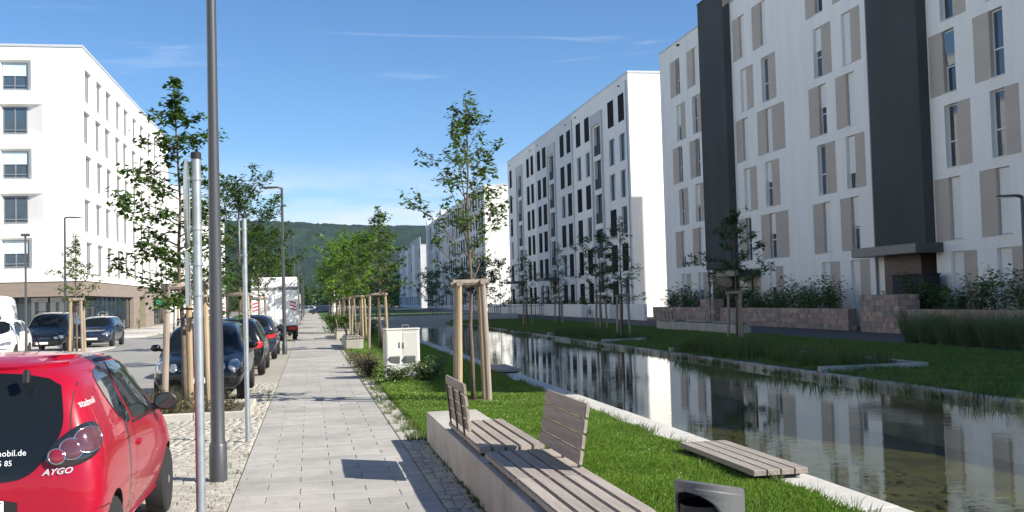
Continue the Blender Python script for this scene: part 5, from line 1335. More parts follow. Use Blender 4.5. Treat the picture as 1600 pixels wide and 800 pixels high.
# ================================================================ vehicles
def chaikin(P, it=2):
    for _ in range(it):
        Q = []
        for i in range(len(P)):
            a, b = Vector(P[i]), Vector(P[(i+1) % len(P)]); Q += [tuple(a*0.75+b*0.25), tuple(a*0.25+b*0.75)]
        P = Q
    return P
def resample(P, step):
    Q = []
    for i in range(len(P)):
        a, b = Vector(P[i]), Vector(P[(i+1) % len(P)]); n = max(1, int((b-a).length/step))
        Q += [tuple(a.lerp(b, k/n)) for k in range(n)]
    return Q
def bake(o):
    dg = bpy.context.evaluated_depsgraph_get(); me = bpy.data.meshes.new_from_object(o.evaluated_get(dg)); return me
class Car:
    def __init__(s, name, label, loc, rz, stations, paint, wheels, group=None, wr=0.285, ww=0.17, wells=True, cat='car', rim='alloy'):
        s.root = empty(name, loc, rz, label=label, cat=cat, group=group); s.paint = paint
        # loft
        n = 0; V = []; F = []
        for st in stations:
            (y, zb, wb, zm, wm, ze, we, zt, wt) = st
            half = [(0, zb), (wb*0.86, zb), (wb, zb+0.05), (wm, zm), (wm*0.55+we*0.45+0.004, zm*0.45+ze*0.55), (we, ze), (we*0.55+wt*0.45, ze*0.55+zt*0.45-0.0), (wt+0.03, zt-min(0.07, (zt-ze)*0.3)), (wt*0.80, zt-min(0.018, (zt-ze)*0.1)), (wt*0.4, zt-0.002), (0, zt+0.004)]
            full = half+[(-x, z) for (x, z) in half[-2:0:-1]]
            n = len(full); V += [(x, y, z) for (x, z) in full]
        m = len(stations)
        for i in range(m-1):
            for k in range(n): F.append((i*n+k, i*n+(k+1) % n, (i+1)*n+(k+1) % n, (i+1)*n+k))
        F.append(tuple(range(n))); F.append(tuple((m-1)*n+k for k in range(n-1, -1, -1)))
        me = bpy.data.meshes.new('body'); me.from_pydata(V, [], F); me.materials.append(MATS[paint]); me.update()
        bm = bmesh.new(); bm.from_mesh(me); bmesh.ops.recalc_face_normals(bm, faces=bm.faces); bm.to_mesh(me); bm.free()
        tmp = link('body_tmp', me); sub = tmp.modifiers.new('s', 'SUBSURF'); sub.levels = 2; sub.render_levels = 2
        base = bake(tmp)
        bm = bmesh.new(); bm.from_mesh(base); bmesh.ops.triangulate(bm, faces=bm.faces[:]); s.bvh = BVHTree.FromBMesh(bm); bm.free()
        s.W = max(st[4] for st in stations)
        if wells:
            cut = MB()
            for (wy) in wheels:
                for sd in (-1, 1):
                    cut.lathe([(wr+0.045, s.W*sd-0.26*sd), (wr+0.045, s.W*sd+0.2*sd)] if sd > 0 else [(wr+0.045, -s.W-0.2), (wr+0.045, -s.W+0.26)], 28, (0, wy, wr), axis='x')
            cm = cut.mesh('cut', 'black_matt'); bm = bmesh.new(); bm.from_mesh(cm); bmesh.ops.recalc_face_normals(bm, faces=bm.faces); bm.to_mesh(cm); bm.free()
            co = link('cut_tmp', cm); tmp2 = link('body_tmp2', base); bo = tmp2.modifiers.new('b', 'BOOLEAN'); bo.operation = 'DIFFERENCE'; bo.object = co; bo.solver = 'EXACT'
            try: bo.material_mode = 'TRANSFER'
            except Exception: pass
            base2 = bake(tmp2)
            bpy.data.objects.remove(co); bpy.data.objects.remove(tmp2)
            if len(base2.polygons) > 100: base = base2
        bpy.data.objects.remove(tmp)
        base.name = 'body'
        base.polygons.foreach_set('use_smooth', [True]*len(base.polygons))
        try: base.set_sharp_from_angle(angle=math.radians(42))
        except Exception: pass
        s.body = link('body', base, s.root)
        for wy in wheels:
            for sd in (-1, 1): s.wheel(sd*(s.W-ww/2-0.012), wy, wr, ww, sd, rim)
    def wheel(s, x, y, r, w, sd, rim):
        t = MB().lathe([(r*0.66, -w/2), (r*0.90, -w/2), (r*0.985, -w*0.40), (r, -w*0.25), (r, w*0.25), (r*0.985, w*0.40), (r*0.90, w/2), (r*0.66, w/2)], 30, axis='x')
        o = t.build('wheel', 'rubber', s.root, (x, y, r), smooth='auto')
        MB().lathe([(r*0.665, -w*0.45), (r*0.665, w*0.30)], 26, axis='x').build('rim_well', 'black_matt', o, smooth='auto')
        rm = MB(); xo = sd*w*0.44; rr = r*0.66
        rm.lathe([(rr*0.90, xo-sd*0.012), (rr*1.02, xo-sd*0.012), (rr*1.02, xo+sd*0.010), (rr*0.90, xo+sd*0.004)], 26, axis='x')
        rm.f = [f for f in rm.f if len(f) == 4]
        b = len(rm.v)
        rm.lathe([(rr*0.26, xo-sd*0.02), (rr*0.26, xo+sd*0.006), (rr*0.12, xo+sd*0.014)], 14, axis='x')
        for k in range(6):
            a = 2*math.pi*k/6+0.3; d = Vector((0, math.cos(a), math.sin(a))); q = Vector((0, -math.sin(a), math.cos(a)))
            rm.obb(d*rr*0.58+Vector((xo-sd*0.004, 0, 0)), Vector((0.012, 0, 0)), d*rr*0.36, q*rr*0.17)
        rm.build('rim', rim, o, smooth='auto')
    def hit(s, P, d, off):
        d = Vector(d)
        loc, nrm, i, dist = s.bvh.ray_cast(Vector(P)-d*4, d)
        if loc is None:
            loc, nrm, i, dist = s.bvh.find_nearest(Vector(P))
        if nrm.dot(d) > 0: nrm = -nrm
        return loc+nrm*off
    def basis(s, yaw): return Vector((math.cos(yaw), math.sin(yaw), 0)), Vector((-math.sin(yaw), math.cos(yaw), 0))
    def patch(s, name, poly, yaw, mat, off=0.005, rings=6, smooth=2, step=0.03, parent=None, dome=0.0, flip=1, org=None):
        a, d = s.basis(math.radians(yaw)); P = chaikin([(p[0]*flip, p[1]) for p in poly], smooth) if smooth else [(p[0]*flip, p[1]) for p in poly]
        P = resample(P, step); cx = sum(p[0] for p in P)/len(P); cz = sum(p[1] for p in P)/len(P)
        O = Vector((0, 0, 0)) if org is None else Vector((org[0], org[1], 0))-a*org[2]
        V = []; n = len(P)
        for r in range(rings, 0, -1):
            k = r/rings
            for p in P:
                q = O+a*(cx+(p[0]-cx)*k)+Vector((0, 0, cz+(p[1]-cz)*k)); V.append(s.hit(q, d, off+dome*math.sqrt(max(0, 1-k*k))))
        V.append(s.hit(O+a*cx+Vector((0, 0, cz)), d, off+dome)); F = []
        for r in range(rings-1):
            for k in range(n): F.append((r*n+k, r*n+(k+1) % n, (r+1)*n+(k+1) % n, (r+1)*n+k))
        for k in range(n): F.append(((rings-1)*n+k, (rings-1)*n+(k+1) % n, rings*n))
        # skirt back into the body gives the patch its thickness
        b = len(V)
        for p in P:
            q = O+a*p[0]+Vector((0, 0, p[1])); V.append(s.hit(q, d, -0.012))
        for k in range(n): F.append((k, b+k, b+(k+1) % n, (k+1) % n))
        mb = MB(); mb.v = [tuple(v) for v in V]; mb.f = F
        return mb.build(name, mat, parent or s.root, smooth='auto')
    def line(s, name, pts, yaw, w, mat, off=0.003, parent=None, flip=1, step=0.05):
        a, d = s.basis(math.radians(yaw)); Q = []
        for i in range(len(pts)-1):
            A, B = Vector(pts[i]), Vector(pts[i+1]); n = max(1, int((B-A).length/step)); Q += [A.lerp(B, k/n) for k in range(n)]
        Q.append(Vector(pts[-1])); V = []; F = []
        for i, p in enumerate(Q):
            t = (Q[min(i+1, len(Q)-1)]-Q[max(0, i-1)]).normalized(); nn = Vector((-t.y, t.x))*w/2
            for sg in (-1, 1):
                c = p+nn*sg; V.append(tuple(s.hit(a*(c.x*flip)+Vector((0, 0, c.y)), d, off)))
        for i in range(len(Q)-1): F.append((2*i, 2*i+1, 2*i+3, 2*i+2))
        mb = MB(); mb.v = V; mb.f = F; return mb.build(name, mat, parent or s.root)
    def text(s, name, body, size, pos, yaw, mat, off=0.008, parent=None, align='LEFT', shear=0.0, bold=0.0, rot=0.0, xs=1.0):
        cu = bpy.data.curves.new('txt', 'FONT'); cu.body = body; cu.size = size; cu.align_x = align; cu.shear = shear; cu.offset = bold
        cu.resolution_u = 2
        t = bpy.data.objects.new('txt', cu); COL.objects.link(t); me = bake(t); bpy.data.objects.remove(t)
        a, d = s.basis(math.radians(yaw)); c, sn = math.cos(rot), math.sin(rot)
        for v in me.vertices:
            x, y = v.co.x*xs, v.co.y; x, y = x*c-y*sn, x*sn+y*c
            v.co = s.hit(a*(pos[0]+x)+Vector((0, 0, pos[1]+y)), d, off)
        me.materials.clear(); me.materials.append(MATS[mat]); me.name = name
        return link(name, me, parent or s.root)
    def mirror_pair(s, y, z, x, mat, glass='carglass_side', size=(0.10, 0.075, 0.07)):
        for sd in (-1, 1):
            mb = MB(); bm = bmesh.new(); bmesh.ops.create_uvsphere(bm, u_segments=18, v_segments=12, radius=1.0)
            for v in bm.verts:
                c = v.co; c.x *= size[0]; c.z *= size[2]; c.y = c.y*size[1] if c.y > 0 else c.y*size[1]*0.25
            me = bpy.data.meshes.new('mirror'); bm.to_mesh(me); bm.free(); me.materials.append(MATS[mat]); me.polygons.foreach_set('use_smooth', [True]*len(me.polygons))
            o = link('mirror', me, s.root, (sd*x, y, z))
            n = 18; g = MB(); g.add([(size[0]*0.86*math.cos(6.2832*k/n), -size[1]*0.27, size[2]*0.82*math.sin(6.2832*k/n)) for k in range(n)], [tuple(range(n))]); g.build('mirror_glass', glass, o)
            MB().tube([(-sd*0.16, 0.02, -0.05), (-sd*0.02, 0.01, -0.035)], [0.03, 0.025], 8).build('mirror_arm', 'plastic_black', o, smooth='auto')
    def plate(s, y, z, front, text=None, mat='plate_white'):
        sg = 1 if front else -1
        o = MB().box(-0.26, 0.26, y-0.008, y+0.008, z-0.055, z+0.055).build('number_plate', mat, s.root, bevel=0.004)
        yy = y+sg*0.0125
        MB().box(-0.252, 0.252, yy-0.003 if sg > 0 else yy, yy if sg > 0 else yy+0.003, z-0.048, z-0.044).build('plate_border', 'text_black', o)
        MB().box(-0.252, 0.252, yy-0.003 if sg > 0 else yy, yy if sg > 0 else yy+0.003, z+0.044, z+0.048).build('plate_border', 'text_black', o)
        MB().box(-0.255, -0.215, yy-0.002, yy+0.002, z-0.04, z+0.04).build('plate_band', 'paint_blue', o) if sg < 0 else MB().box(0.215, 0.255, yy-0.002, yy+0.002, z-0.04, z+0.04).build('plate_band', 'paint_blue', o)
        for (tx, xx, al) in (text or []):
            cu = bpy.data.curves.new('txt', 'FONT'); cu.body = tx; cu.size = 0.115; cu.align_x = al; cu.offset = 0.002
            t = bpy.data.objects.new('txt', cu); COL.objects.link(t); me = bake(t); bpy.data.objects.remove(t)
            for v in me.vertices:
                X, Z = v.co.x*0.82, v.co.y
                v.co = (xx+X, yy-0.002, z-0.041+Z) if sg < 0 else (xx-X, yy+0.002, z-0.041+Z)
            me.materials.clear(); me.materials.append(MATS['text_black']); link('plate_text', me, o)
        return o

def hatch(L, W, H, hood=0.42, rear=0.10, cowl=0.95, belt=0.90, rear_z=0.95, wag=False, roof_end=None, gc=0.2):
    """station list of a generic hatchback; y forward, rear at -L/2"""
    h = L/2; w = W/2; e = roof_end if roof_end is not None else -h+0.32
    yc = h-hood*L*0.62; ws = yc-0.55           # cowl, top of windscreen
    S = [(-h, gc+.10, w*.72, .48, w*.84, .62, w*.80, .72, w*.58),
         (-h+.03, gc+.04, w*.88, .5, w*.95, .80, w*.90, rear_z, w*.72),
         (-h+.12, gc+.02, w*.92, .52, w*.985, belt, w*.945, H*0.50+rear_z*0.5, w*.72),
         (e, gc, w*.92, .52, w*.995, belt+.015, w*.965, H-.05, w*.70),
         (e+.30, gc, w*.915, .54, w*1.0, belt+.01, w*.97, H-.012, w*.70),
         ((e+.30)*.4+ws*.6, gc, w*.91, .52, w*.99, belt-.01, w*.965, H, w*.70),
         (ws, gc, w*.91, .52, w*.99, belt-.02, w*.965, H-.045, w*.69),
         ((ws+yc)/2, gc, w*.91, .52, w*.99, belt-.03, w*.96, (H+cowl)/2+.005, w*.74),
         (yc, gc, w*.91, .52, w*.995, belt-.04, w*.955, cowl, w*.80),
         (yc+.14, gc, w*.91, .52, w*1.0, belt-.08, w*.95, cowl-.05, w*.74),
         (h-.28, gc+.02, w*.90, .5, w*.97, .70, w*.90, .80, w*.66),
         (h-.08, gc+.05, w*.82, .48, w*.89, .60, w*.82, .69, w*.58),
         (h, gc+.10, w*.66, .45, w*.72, .54, w*.66, .59, w*.46)]
    return S
# ---------------------------------------------------------------- the red city car
def red_car():
    S = [(-1.705, .30, .52, .48, .60, .60, .58, .70, .42),
         (-1.685, .25, .66, .50, .735, .74, .70, .86, .56),
         (-1.62, .22, .72, .52, .785, .86, .755, 1.13, .60),
         (-1.52, .20, .735, .53, .80, .93, .765, 1.34, .585),
         (-1.38, .20, .74, .54, .806, .955, .77, 1.425, .575),
         (-1.05, .20, .745, .56, .808, .945, .775, 1.462, .57),
         (-.5, .20, .735, .53, .795, .915, .775, 1.475, .57),
         (.0, .20, .735, .52, .795, .895, .772, 1.462, .565),
         (.36, .20, .735, .52, .798, .89, .770, 1.40, .56),
         (.72, .20, .735, .53, .80, .885, .768, 1.18, .60),
         (1.02, .20, .74, .54, .807, .875, .765, .975, .66),
         (1.22, .20, .735, .53, .807, .80, .765, .90, .60),
         (1.46, .22, .70, .50, .77, .70, .72, .79, .50),
         (1.65, .25, .60, .48, .66, .60, .60, .67, .40),
         (1.705, .30, .50, .45, .55, .53, .50, .57, .35)]
    c = Car('small_hatchback', 'bright red small hatchback parked nearest, tail towards the viewer', (-2.095, 8.18, 0), 0.004, S, 'paint_red', (-1.22, 1.12), wr=0.282, ww=0.165)
    # tailgate glass
    g = c.patch('rear_window', [(-.51, 1.38), (.51, 1.38), (.565, 1.15), (.565, 1.03), (.50, .91), (.45, .845), (.40, .795), (.30, .755), (-.30, .755), (-.40, .795), (-.45, .845), (-.50, .91), (-.565, 1.03), (-.565, 1.15)], 0, 'carglass', 0.006, 10, 2, 0.03)
    c.patch('spoiler', [(-.50, 1.45), (.50, 1.45), (.50, 1.395), (-.50, 1.395)], 0, 'paint_red', 0.022, 4, 1, 0.04)
    c.patch('brake_light', [(-.11, 1.418), (.11, 1.418), (.11, 1.402), (-.11, 1.402)], 0, 'lens_red', 0.027, 2, 1, 0.03)
    MB().obb((.36, -1.60, 1.36), (0.018, 0, 0), (0, 0.022, -0.006), (0, 0.01, 0.042)).build('hatch_hinge', 'plastic_black', c.root, bevel=0.008)
    MB().obb((-.36, -1.60, 1.36), (0.018, 0, 0), (0, 0.022, -0.006), (0, 0.01, 0.042)).build('hatch_hinge', 'plastic_black', c.root, bevel=0.008)
    c.text('lettering', 'stadtmobil.de', 0.050, (.375, .905), 0, 'text_white', 0.0095, g, 'RIGHT')
    c.text('lettering', '2 85 55 85', 0.044, (.300, .850), 0, 'text_white', 0.0095, g, 'RIGHT')
    c.text('badge', 'AYGO', 0.050, (.465, .785), 0, 'badge_metal', 0.007, None, 'LEFT', 0.35, 0.0012, 0.03, 1.15)
    # tail lamp pods
    for sd in (1, -1):
        f = sd
        yaw = 22*sd
        pod = [(.655, 1.075), (.74, 1.065), (.775, .985), (.735, .885), (.62, .835), (.505, .825), (.435, .865), (.455, .925), (.54, 1.01)]
        og = (.62*f, -1.55, .62*f)
        p = c.patch('tail_light', pod, yaw, 'lens_dark', 0.014, 7, 2, 0.02, None, 0.012, f, og)
        for (x, z, r, m) in ((.668, .966, .073, 'lens_smoke'), (.583, .925, .060, 'lens_smoke'), (.507, .887, .043, 'lens_red')):
            n = 24
            circ = [(x+r*math.cos(6.2832*k/n), z+r*math.sin(6.2832*k/n)) for k in range(n)]
            c.patch('lens', circ, yaw, m, 0.030 if r > .05 else 0.034, 4, 0, 0.05, p, 0.012, f, og)
            a, d = c.basis(math.radians(yaw)); pts = [c.hit(Vector((og[0], og[1], 0))+a*(q[0]*f-og[2])+Vector((0, 0, q[1])), d, 0.033 if r > .05 else 0.037) for q in circ]
            MB().tube(pts+[pts[0]], 0.0042, 5, cap=False).build('lamp_ring', 'chrome', p, smooth=True)
    # side glass
    for sd, yaw in ((1, 90), (-1, 270)):
        f = 1 if sd > 0 else -1
        q = c.patch('quarter_window', [(-1.02, 1.34), (-.78, 1.375), (-.70, 1.36), (-.46, 1.0), (-.47, .965), (-.62, .955), (-.86, 1.05), (-1.04, 1.24)], yaw, 'carglass_side', 0.005, 6, 1, 0.04, None, 0, f)
        w = c.patch('side_window', [(-.61, 1.385), (.02, 1.375), (.26, 1.31), (.55, 1.08), (.66, .965), (.60, .935), (-.33, .955), (-.36, .99)], yaw, 'carglass_side', 0.005, 6, 1, 0.04, None, 0, f)
        c.patch('mirror_triangle', [(.50, 1.06), (.70, .935), (.50, .935)], yaw, 'plastic_black', 0.012, 3, 0, 0.05, None, 0, f)
        c.line('window_seal', [(-.66, 1.40), (-.61, 1.405), (.03, 1.395), (.28, 1.33), (.58, 1.09), (.72, .955)], yaw, 0.018, 'plastic_black', 0.006, None, f)
        c.line('window_seal', [(-.40, .945), (.70, .918)], yaw, 0.016, 'plastic_black', 0.007, None, f)
        c.line('door_seam', [(-.66, 1.40), (-.40, .96), (-.42, .62), (-.50, .36), (-.44, .30), (.66, .30), (.74, .36), (.78, .62), (.74, .93)], yaw, 0.006, 'black_matt', 0.0025, None, f)
        c.line('side_crease', [(-.95, .40), (-.5, .395)], yaw, 0.004, 'paint_red', 0.003, None, f)
        h = c.patch('door_handle', [(-.36, .80), (-.20, .808), (-.20, .775), (-.36, .765)], yaw, 'paint_red', 0.016, 4, 1, 0.02, None, 0.006, f)
        c.patch('sill_trim', [(-.86, .30), (.76, .30), (.76, .255), (-.86, .255)], yaw, 'paint_red', 0.012, 3, 0, 0.06, None, 0, f)
        c.patch('indicator', [(.84, .73), (.90, .735), (.90, .715), (.84, .71)], yaw, 'lens_red', 0.006, 2, 1, 0.02, None, 0, f)
    c.text('lettering', 'stadtmobil', 0.058, (-1.40, 1.16), 80, 'text_white', 0.006, None, 'LEFT', 0, 0.0, 0.04)
    c.line('tailgate_seam', [(-.60, 1.40), (-.605, 1.1), (-.62, .95)], 0, 0.006, 'black_matt', 0.0025); c.line('tailgate_seam', [(.60, 1.40), (.605, 1.1), (.62, .95)], 0, 0.006, 'black_matt', 0.0025)
    c.line('bumper_seam', [(-.72, .50), (-.50, .47), (.50, .47), (.72, .50)], 0, 0.006, 'black_matt', 0.0025)
    c.line('bumper_seam', [(-1.64, .565), (-1.44, .56), (-1.40, .50)], 90, 0.006, 'black_matt', 0.0025)
    c.patch('plate_recess', [(-.33, .675), (.33, .675), (.33, .525), (-.33, .525)], 0, 'plastic_black', 0.004, 3, 1, 0.04)
    c.plate(-1.722, .60, False, [('45', .235, 'RIGHT')])
    c.patch('bumper_lower', [(-.60, .335), (.60, .335), (.60, .27), (-.60, .27)], 0, 'plastic_black', 0.006, 3, 1, 0.04)
    # front
    c.patch('windscreen', [(-.52, 1.375), (.52, 1.375), (.66, 1.0), (-.66, 1.0)], 180, 'carglass', 0.005, 8, 1, 0.04)
    for f in (1, -1): c.patch('headlight', [(.42, .70), (.60, .75), (.62, .66), (.46, .62)], 180, 'lamp_glass', 0.008, 4, 2, 0.02, None, 0.01, f)
    c.mirror_pair(.56, 1.0, .855, 'plastic_black', size=(0.095, 0.08, 0.072))
    MB().tube([(0, .20, 1.465), (0, -.02, 1.60)], [0.006, 0.003], 5).build('aerial', 'plastic_black', c.root)
    # parcel shelf and headrests seen through glass are too dark to show; wiper
    MB().bar((-.02, -1.70, .80), (.30, -1.66, .86), 0.012, 0.012).build('rear_wiper', 'plastic_black', c.root)
red_car()

def generic(name, label, x, y, rz, L, W, H, paint, front=False, group=None, lights='lens_bright_red', cat='car', wr=0.30, round_lamps=False, rail=False, simple=False, plate=None, **kw):
    S = hatch(L, W, H, **kw); h = L/2; w = W/2
    c = Car(name, label, (x, y, 0), rz, S, paint, (-h+0.62, h-0.82), group, wr=wr, ww=0.18, cat=cat, rim='alloy_grey' if paint != 'paint_white' else 'alloy')
    hood = kw.get('hood', .42); yc = h-hood*L*.62; ws = yc-.55; e = kw.get('roof_end', None); e = e if e is not None else -h+.32
    belt = kw.get('belt', .90); cowl = kw.get('cowl', .95); rz_ = kw.get('rear_z', .95)
    c.patch('rear_window', [(-w*.62, H-.10), (w*.62, H-.10), (w*.74, rz_+.06), (-w*.74, rz_+.06)], 0, 'carglass', 0.005, 5, 1, 0.06)
    c.patch('windscreen', [(-w*.64, H-.07), (w*.64, H-.07), (w*.80, cowl+.04), (-w*.80, cowl+.04)], 180, 'carglass', 0.005, 6, 1, 0.06)
    for f, yaw in ((1, 90), (-1, 270)):
        z0, z1 = belt+.045, H-.085; m = (ws+e)/2-.05
        c.patch('side_window', [(m+.03, z1), (ws-.02, z1-.02), (yc-.28, z0+.06), (yc-.30, z0), (m+.03, z0)], yaw, 'carglass_side', 0.005, 4, 1, 0.07, None, 0, f)
        c.patch('side_window', [(e+.36, z1-.02), (m-.05, z1), (m-.05, z0), (e+.16, z0), (e+.12, z0+.06)], yaw, 'carglass_side', 0.005, 4, 1, 0.07, None, 0, f)
        if not simple:
            c.line('door_seam', [(m-.01, H-.06), (m-.01, .42), (m+.05, .34), (yc-.25, .34), (yc-.15, .6), (yc-.22, belt)], yaw, 0.007, 'black_matt', 0.0025, None, f)
            c.patch('door_handle', [(m+.06, belt-.08), (m+.22, belt-.075), (m+.22, belt-.10), (m+.06, belt-.105)], yaw, paint, 0.014, 3, 1, 0.03, None, 0.005, f)
        c.patch('tail_light', [(w*.60, .80), (w*.88, .88), (w*.96, .82), (w*.92, .70), (w*.64, .68)], 12*f, lights, 0.010, 4, 2, 0.03, None, 0.012, f, (w*.8*f, -h+.1, w*.8*f))
        if not round_lamps:
            c.patch('headlight', [(w*.50, .66), (w*.84, .75), (w*.93, .70), (w*.90, .60), (w*.56, .575)], 180-10*f, 'lamp_glass', 0.008, 4, 2, 0.03, None, 0.012, f, (-w*.7*f, h-.15, w*.7*f))
        else:
            for (xx, zz, r) in ((w*.76, .665, .098), (w*.50, .645, .070)):
                n = 22; ci = [(xx+r*math.cos(6.2832*k/n), zz+r*math.sin(6.2832*k/n)) for k in range(n)]
                o = c.patch('headlight', ci, 180, 'lamp_glass', 0.012, 4, 0, 0.05, None, 0.02, f)
                a, d = c.basis(math.radians(180)); pts = [c.hit(a*(q[0]*f)+Vector((0, 0, q[1])), d, 0.016) for q in ci]
                MB().tube(pts+[pts[0]], 0.006, 5, cap=False).build('lamp_ring', 'chrome', o, smooth=True)
    c.patch('grille', [(-w*.42, .66), (w*.42, .66), (w*.40, .575), (-w*.40, .575)], 180, 'plastic_black', 0.006, 3, 1, 0.05)
    g2 = c.patch('lower_grille', [(-w*.70, .36), (w*.70, .36), (w*.60, .26), (-w*.60, .26)], 180, 'plastic_black', 0.006, 3, 1, 0.05)
    c.patch('rear_apron', [(-w*.70, .38), (w*.70, .38), (w*.66, .27), (-w*.66, .27)], 0, 'plastic_black', 0.006, 3, 1, 0.05)
    if not simple:
        c.line('bumper_strip', [(-w*.82, .47), (w*.82, .47)], 180, 0.03, 'plastic_black', 0.006)
        c.line('bumper_seam', [(-w*.85, .62), (w*.85, .62)], 0, 0.007, 'black_matt', 0.003)
        for z in (.60, .625): c.line('grille_bar', [(-w*.40, z), (w*.40, z)], 180, 0.008, 'chrome', 0.012, g2 if False else None)
        c.patch('emblem', [(.045*math.cos(k*.785), .63+.045*math.sin(k*.785)) for k in range(8)], 180, 'chrome', 0.014, 2, 0, 0.1)
    c.plate(h+.014, .42, True, plate)
    c.plate(-h-.012, .58, False)
    c.mirror_pair(yc-.42, belt+.085, w+.075, paint if not simple else 'plastic_black')
    if rail:
        for sd in (-1, 1):
            MB().tube([(sd*w*.64, e+.1, H-.02), (sd*w*.66, e+.2, H+.045), (sd*w*.66, ws-.3, H+.045), (sd*w*.64, ws-.15, H-.02)], 0.016, 6).build('roof_rail', 'plastic_black', c.root, smooth=True)
    return c
PI = math.pi
generic('parked_hatchback', 'black small hatchback with round twin headlamps facing the viewer behind the planting bed', SX(-2.12, 21.4), 21.35, PI+SROT, 3.9, 1.68, 1.47, 'paint_black', round_lamps=True, wr=0.31, plate=[('D', -.20, 'LEFT'), ('98', .20, 'RIGHT')])
generic('parked_hatchback', 'dark hatchback with bright red tail lights behind the black one', SX(-2.10, 28.4), 28.35, SROT, 4.25, 1.76, 1.46, 'paint_black', wr=0.32, rear_z=0.98, belt=.93)
generic('parked_estate', 'dark blue estate car parked beside the second lamp post', SX(-2.05, 36.3), 36.2, SROT, 4.6, 1.78, 1.47, 'paint_blue', wr=0.32, belt=.93, roof_end=-2.0)
generic('parked_car', 'silver car parked on the far side of the road', -8.3, 72.0, PI, 4.3, 1.75, 1.5, 'paint_silver', simple=True)
# cars of the opposite apron
generic('parked_suv', 'black off-road car with roof rails on the parking apron', -11.55, 48.2, PI+0.03, 4.5, 1.85, 1.72, 'paint_black', wr=0.36, belt=1.05, cowl=1.10, rear_z=1.1, rail=True, gc=.28)
generic('parked_hatchback', 'dark blue hatchback at the rounded tip of the parking apron', -10.45, 52.4, PI+0.02, 4.1, 1.72, 1.46, 'paint_blue', wr=0.31)
generic('small_hatchback', 'small white rounded car on the parking apron behind the red roof', -11.5, 40.2, PI+0.05, 3.55, 1.63, 1.50, 'paint_white', wr=0.29, hood=.38)

# box vehicles
def box_truck():
    r = empty('box_truck', (SX(-1.75, 54.2), 51.4, 0), SROT, label='white box truck with red and white striped warning panels', cat='truck')
    b = MB().box(-1.12, 1.12, 0.0, 5.2, 0.72, 2.62).build('cargo_box', 'paint_white', r, bevel=0.03)
    MB().box(-1.13, 1.10, 0.15, 5.3, 2.622, 3.12).build('roof_box', 'paint_white', r, bevel=0.05)
    MB().box(-1.13, 1.13, -0.012, 0.0, 2.48, 2.62).build('top_strip', 'vent_grey', r)
    MB().box(-1.10, 1.10, -0.10, 0.05, 0.50, 0.70).build('tail_frame', 'black_matt', r, bevel=0.01)
    MB().box(-0.008, 0.008, -0.008, 0.0, 0.74, 2.46).build('door_seam', 'vent_grey', r)
    for s in (-1, 1):
        p = MB().box(s*0.88-0.15, s*0.88+0.15, -0.022, -0.004, 1.42, 1.92).build('warning_panel', 'sign_white', r)
        for k in range(3):
            z = 1.44+k*0.17; d = s*0.10
            MB().add([(s*0.88-0.15, -0.024, z+(0.10 if s > 0 else 0)), (s*0.88+0.15, -0.024, z+(0 if s > 0 else 0.10)), (s*0.88+0.15, -0.024, z+0.075+(0 if s > 0 else 0.10)), (s*0.88-0.15, -0.024, z+0.075+(0.10 if s > 0 else 0))], [(0, 1, 2, 3)]).build('red_stripe', 'sign_red', p)
        MB().box(s*0.85-0.18, s*0.85+0.18, -0.13, -0.09, 0.54, 0.68).build('tail_light', 'lens_bright_red', r, bevel=0.01)
        for y in (1.2, 5.9):
            o = MB().lathe([(0.22, -0.11), (0.34, -0.11), (0.36, -0.07), (0.36, 0.07), (0.34, 0.11), (0.22, 0.11)], 22, axis='x').build('wheel', 'rubber', r, (s*0.92, y, 0.36), smooth='auto')
            MB().lathe([(0.21, -0.08), (0.21, 0.08)], 16, axis='x').build('rim', 'alloy_grey', o)
    MB().box(-0.9, 0.9, 0.1, 6.6, 0.42, 0.60).build('chassis', 'black_matt', r)
    cab = MB(); pr = [(5.3, .45), (5.3, 2.35), (5.9, 2.38), (6.55, 1.45), (7.15, 1.25), (7.3, .95), (7.3, .45)]
    n = len(pr); cab.add([(-0.98, p[0], p[1]) for p in pr]+[(0.98, p[0], p[1]) for p in pr], [tuple(range(n-1, -1, -1)), tuple(range(n, 2*n))]+[(i, (i+1) % n, n+(i+1) % n, n+i) for i in range(n)]); cab.build('cab', 'paint_white', r, bevel=0.05)
    MB().add([(-.85, 5.96, 2.30), (.85, 5.96, 2.30), (.9, 6.54, 1.50), (-.9, 6.54, 1.50)], [(0, 1, 2, 3)]).build('windscreen', 'carglass', r, loc=(0, .03, .02))
    for s in (-1, 1): MB().box(s*1.12-0.06, s*1.12+0.06, 5.9, 5.95, 1.5, 1.8).build('mirror', 'plastic_black', r)
    MB().box(-0.26, 0.26, -0.115, -0.10, 0.36, 0.47).build('number_plate', 'plate_white', r)
box_truck()
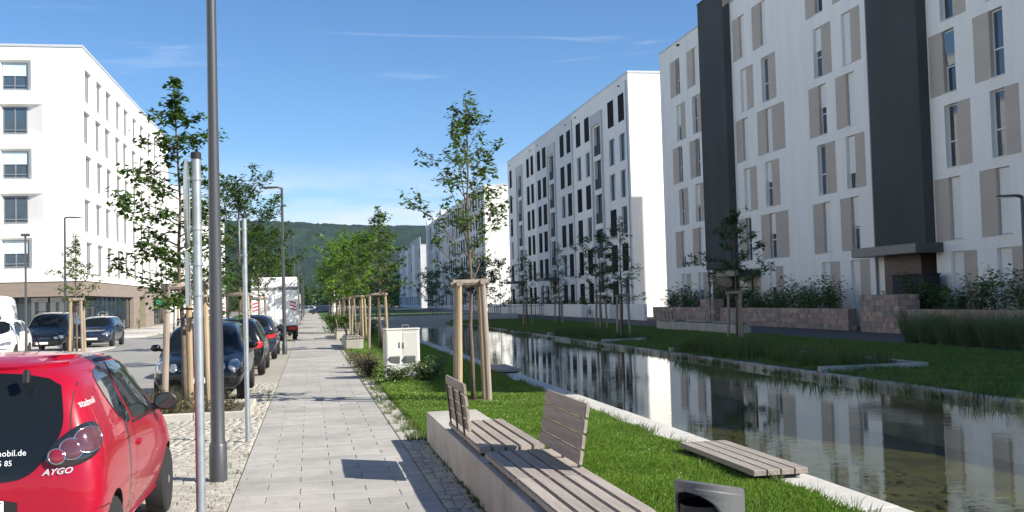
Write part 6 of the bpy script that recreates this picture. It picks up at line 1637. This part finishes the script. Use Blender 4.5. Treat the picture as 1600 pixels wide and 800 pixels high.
def van():
    S = [(-2.4, .4, .82, .6, .90, 1.0, .90, 1.5, .84), (-2.36, .32, .90, .6, .97, 1.2, .95, 2.35, .84), (-2.2, .3, .92, .6, .99, 1.2, .97, 2.46, .84), (-.5, .3, .92, .6, .99, 1.2, .97, 2.50, .84), (.75, .3, .92, .6, .99, 1.2, .97, 2.44, .82), (1.1, .3, .92, .6, .99, 1.2, .965, 2.20, .80), (1.65, .3, .92, .6, .985, 1.18, .96, 1.45, .84), (1.9, .3, .92, .6, .98, 1.05, .95, 1.22, .76), (2.3, .34, .88, .55, .94, .85, .88, 1.0, .66), (2.4, .42, .78, .52, .84, .7, .78, .80, .56)]
    c = Car('delivery_van', 'white high-roof delivery van behind the small white car', (-13.7, 45.2, 0), PI+0.02, S, 'paint_white', (-1.6, 1.55), wr=0.34, ww=0.20, cat='van')
    c.patch('windscreen', [(-.70, 2.20), (.70, 2.20), (.86, 1.50), (-.86, 1.50)], 180, 'carglass', 0.006, 5, 1, 0.08)
    for f, yaw in ((1, 90), (-1, 270)):
        c.patch('side_window', [(.35, 2.05), (1.0, 2.0), (1.45, 1.45), (.35, 1.40)], yaw, 'carglass_side', 0.006, 3, 1, 0.08, None, 0, f)
        c.patch('headlight', [(.55, .86), (.82, .98), (.86, .80), (.60, .74)], 180, 'lamp_glass', 0.008, 3, 2, 0.04, None, 0.01, f)
        c.line('door_seam', [(.2, 2.2), (.2, .4)], yaw, 0.01, 'black_matt', 0.003, None, f)
    c.mirror_pair(1.25, 1.5, 1.10, 'plastic_black', size=(.10, .08, .16)); c.plate(2.42, .5, True)
    c.patch('grille', [(-.4, .80), (.4, .80), (.4, .68), (-.4, .68)], 180, 'plastic_black', 0.006, 3, 1, 0.06)
van()
# the queue of parked cars receding along the path
q = [(60.8, 'paint_white', 'white car just ahead of the white box truck', 1.55), (66.2, 'paint_red', 'red car beyond the box truck, next to the third lamp post', 1.50), (72.0, 'paint_white', 'second white car beyond the red one in the parked row', 1.5), (78.0, 'paint_white', 'third white car beyond the red one in the parked row', 1.5), (84.5, 'paint_black', 'dark car further along the parked row beyond the white ones', 1.5), (91, 'paint_silver', 'silver car further along the parked row', 1.5), (98, 'paint_blue', 'dark blue car further along the parked row', 1.48), (106, 'paint_white', 'fourth white car far along the parked row', 1.5), (115, 'paint_black', 'last dark car far along the parked row', 1.5)]
for (v, p, lab, H) in q:
    generic('parked_car', lab, SX(-2.0, v), v, SROT, 4.2, 1.75, H, p, simple=True, group='parked cars receding along the path')
for (x, y, p, lab) in ((0.2, 182, 'paint_blue', 'dark blue car crossing the far end of the path'), (2.8, 178, 'paint_white', 'white car at the far end of the path'), (-2.6, 190, 'paint_silver', 'silver car at the far end of the path')):
    generic('parked_car', lab, x, y, PI/2 if p != 'paint_white' else 0, 4.2, 1.75, 1.5, p, simple=True, group='cars at the far end of the path')
r = empty('box_truck', (SX(-2.3, 124), 124, 0), label='distant white box van in the parked row', cat='truck'); MB().box(-1.1, 1.1, 0, 5, 0.6, 3.0).build('cargo_box', 'paint_white', r, bevel=0.05); MB().box(-1.0, 1.0, 5.02, 6.6, 0.5, 2.2).build('cab', 'paint_white', r, bevel=0.2)
for s in (-1, 1):
    for y in (1.2, 5.5): MB().lathe([(0.34, -0.1), (0.36, -0.05), (0.36, 0.05), (0.34, 0.1)], 16, axis='x').build('wheel', 'rubber', r, (s*0.9, y, 0.36))
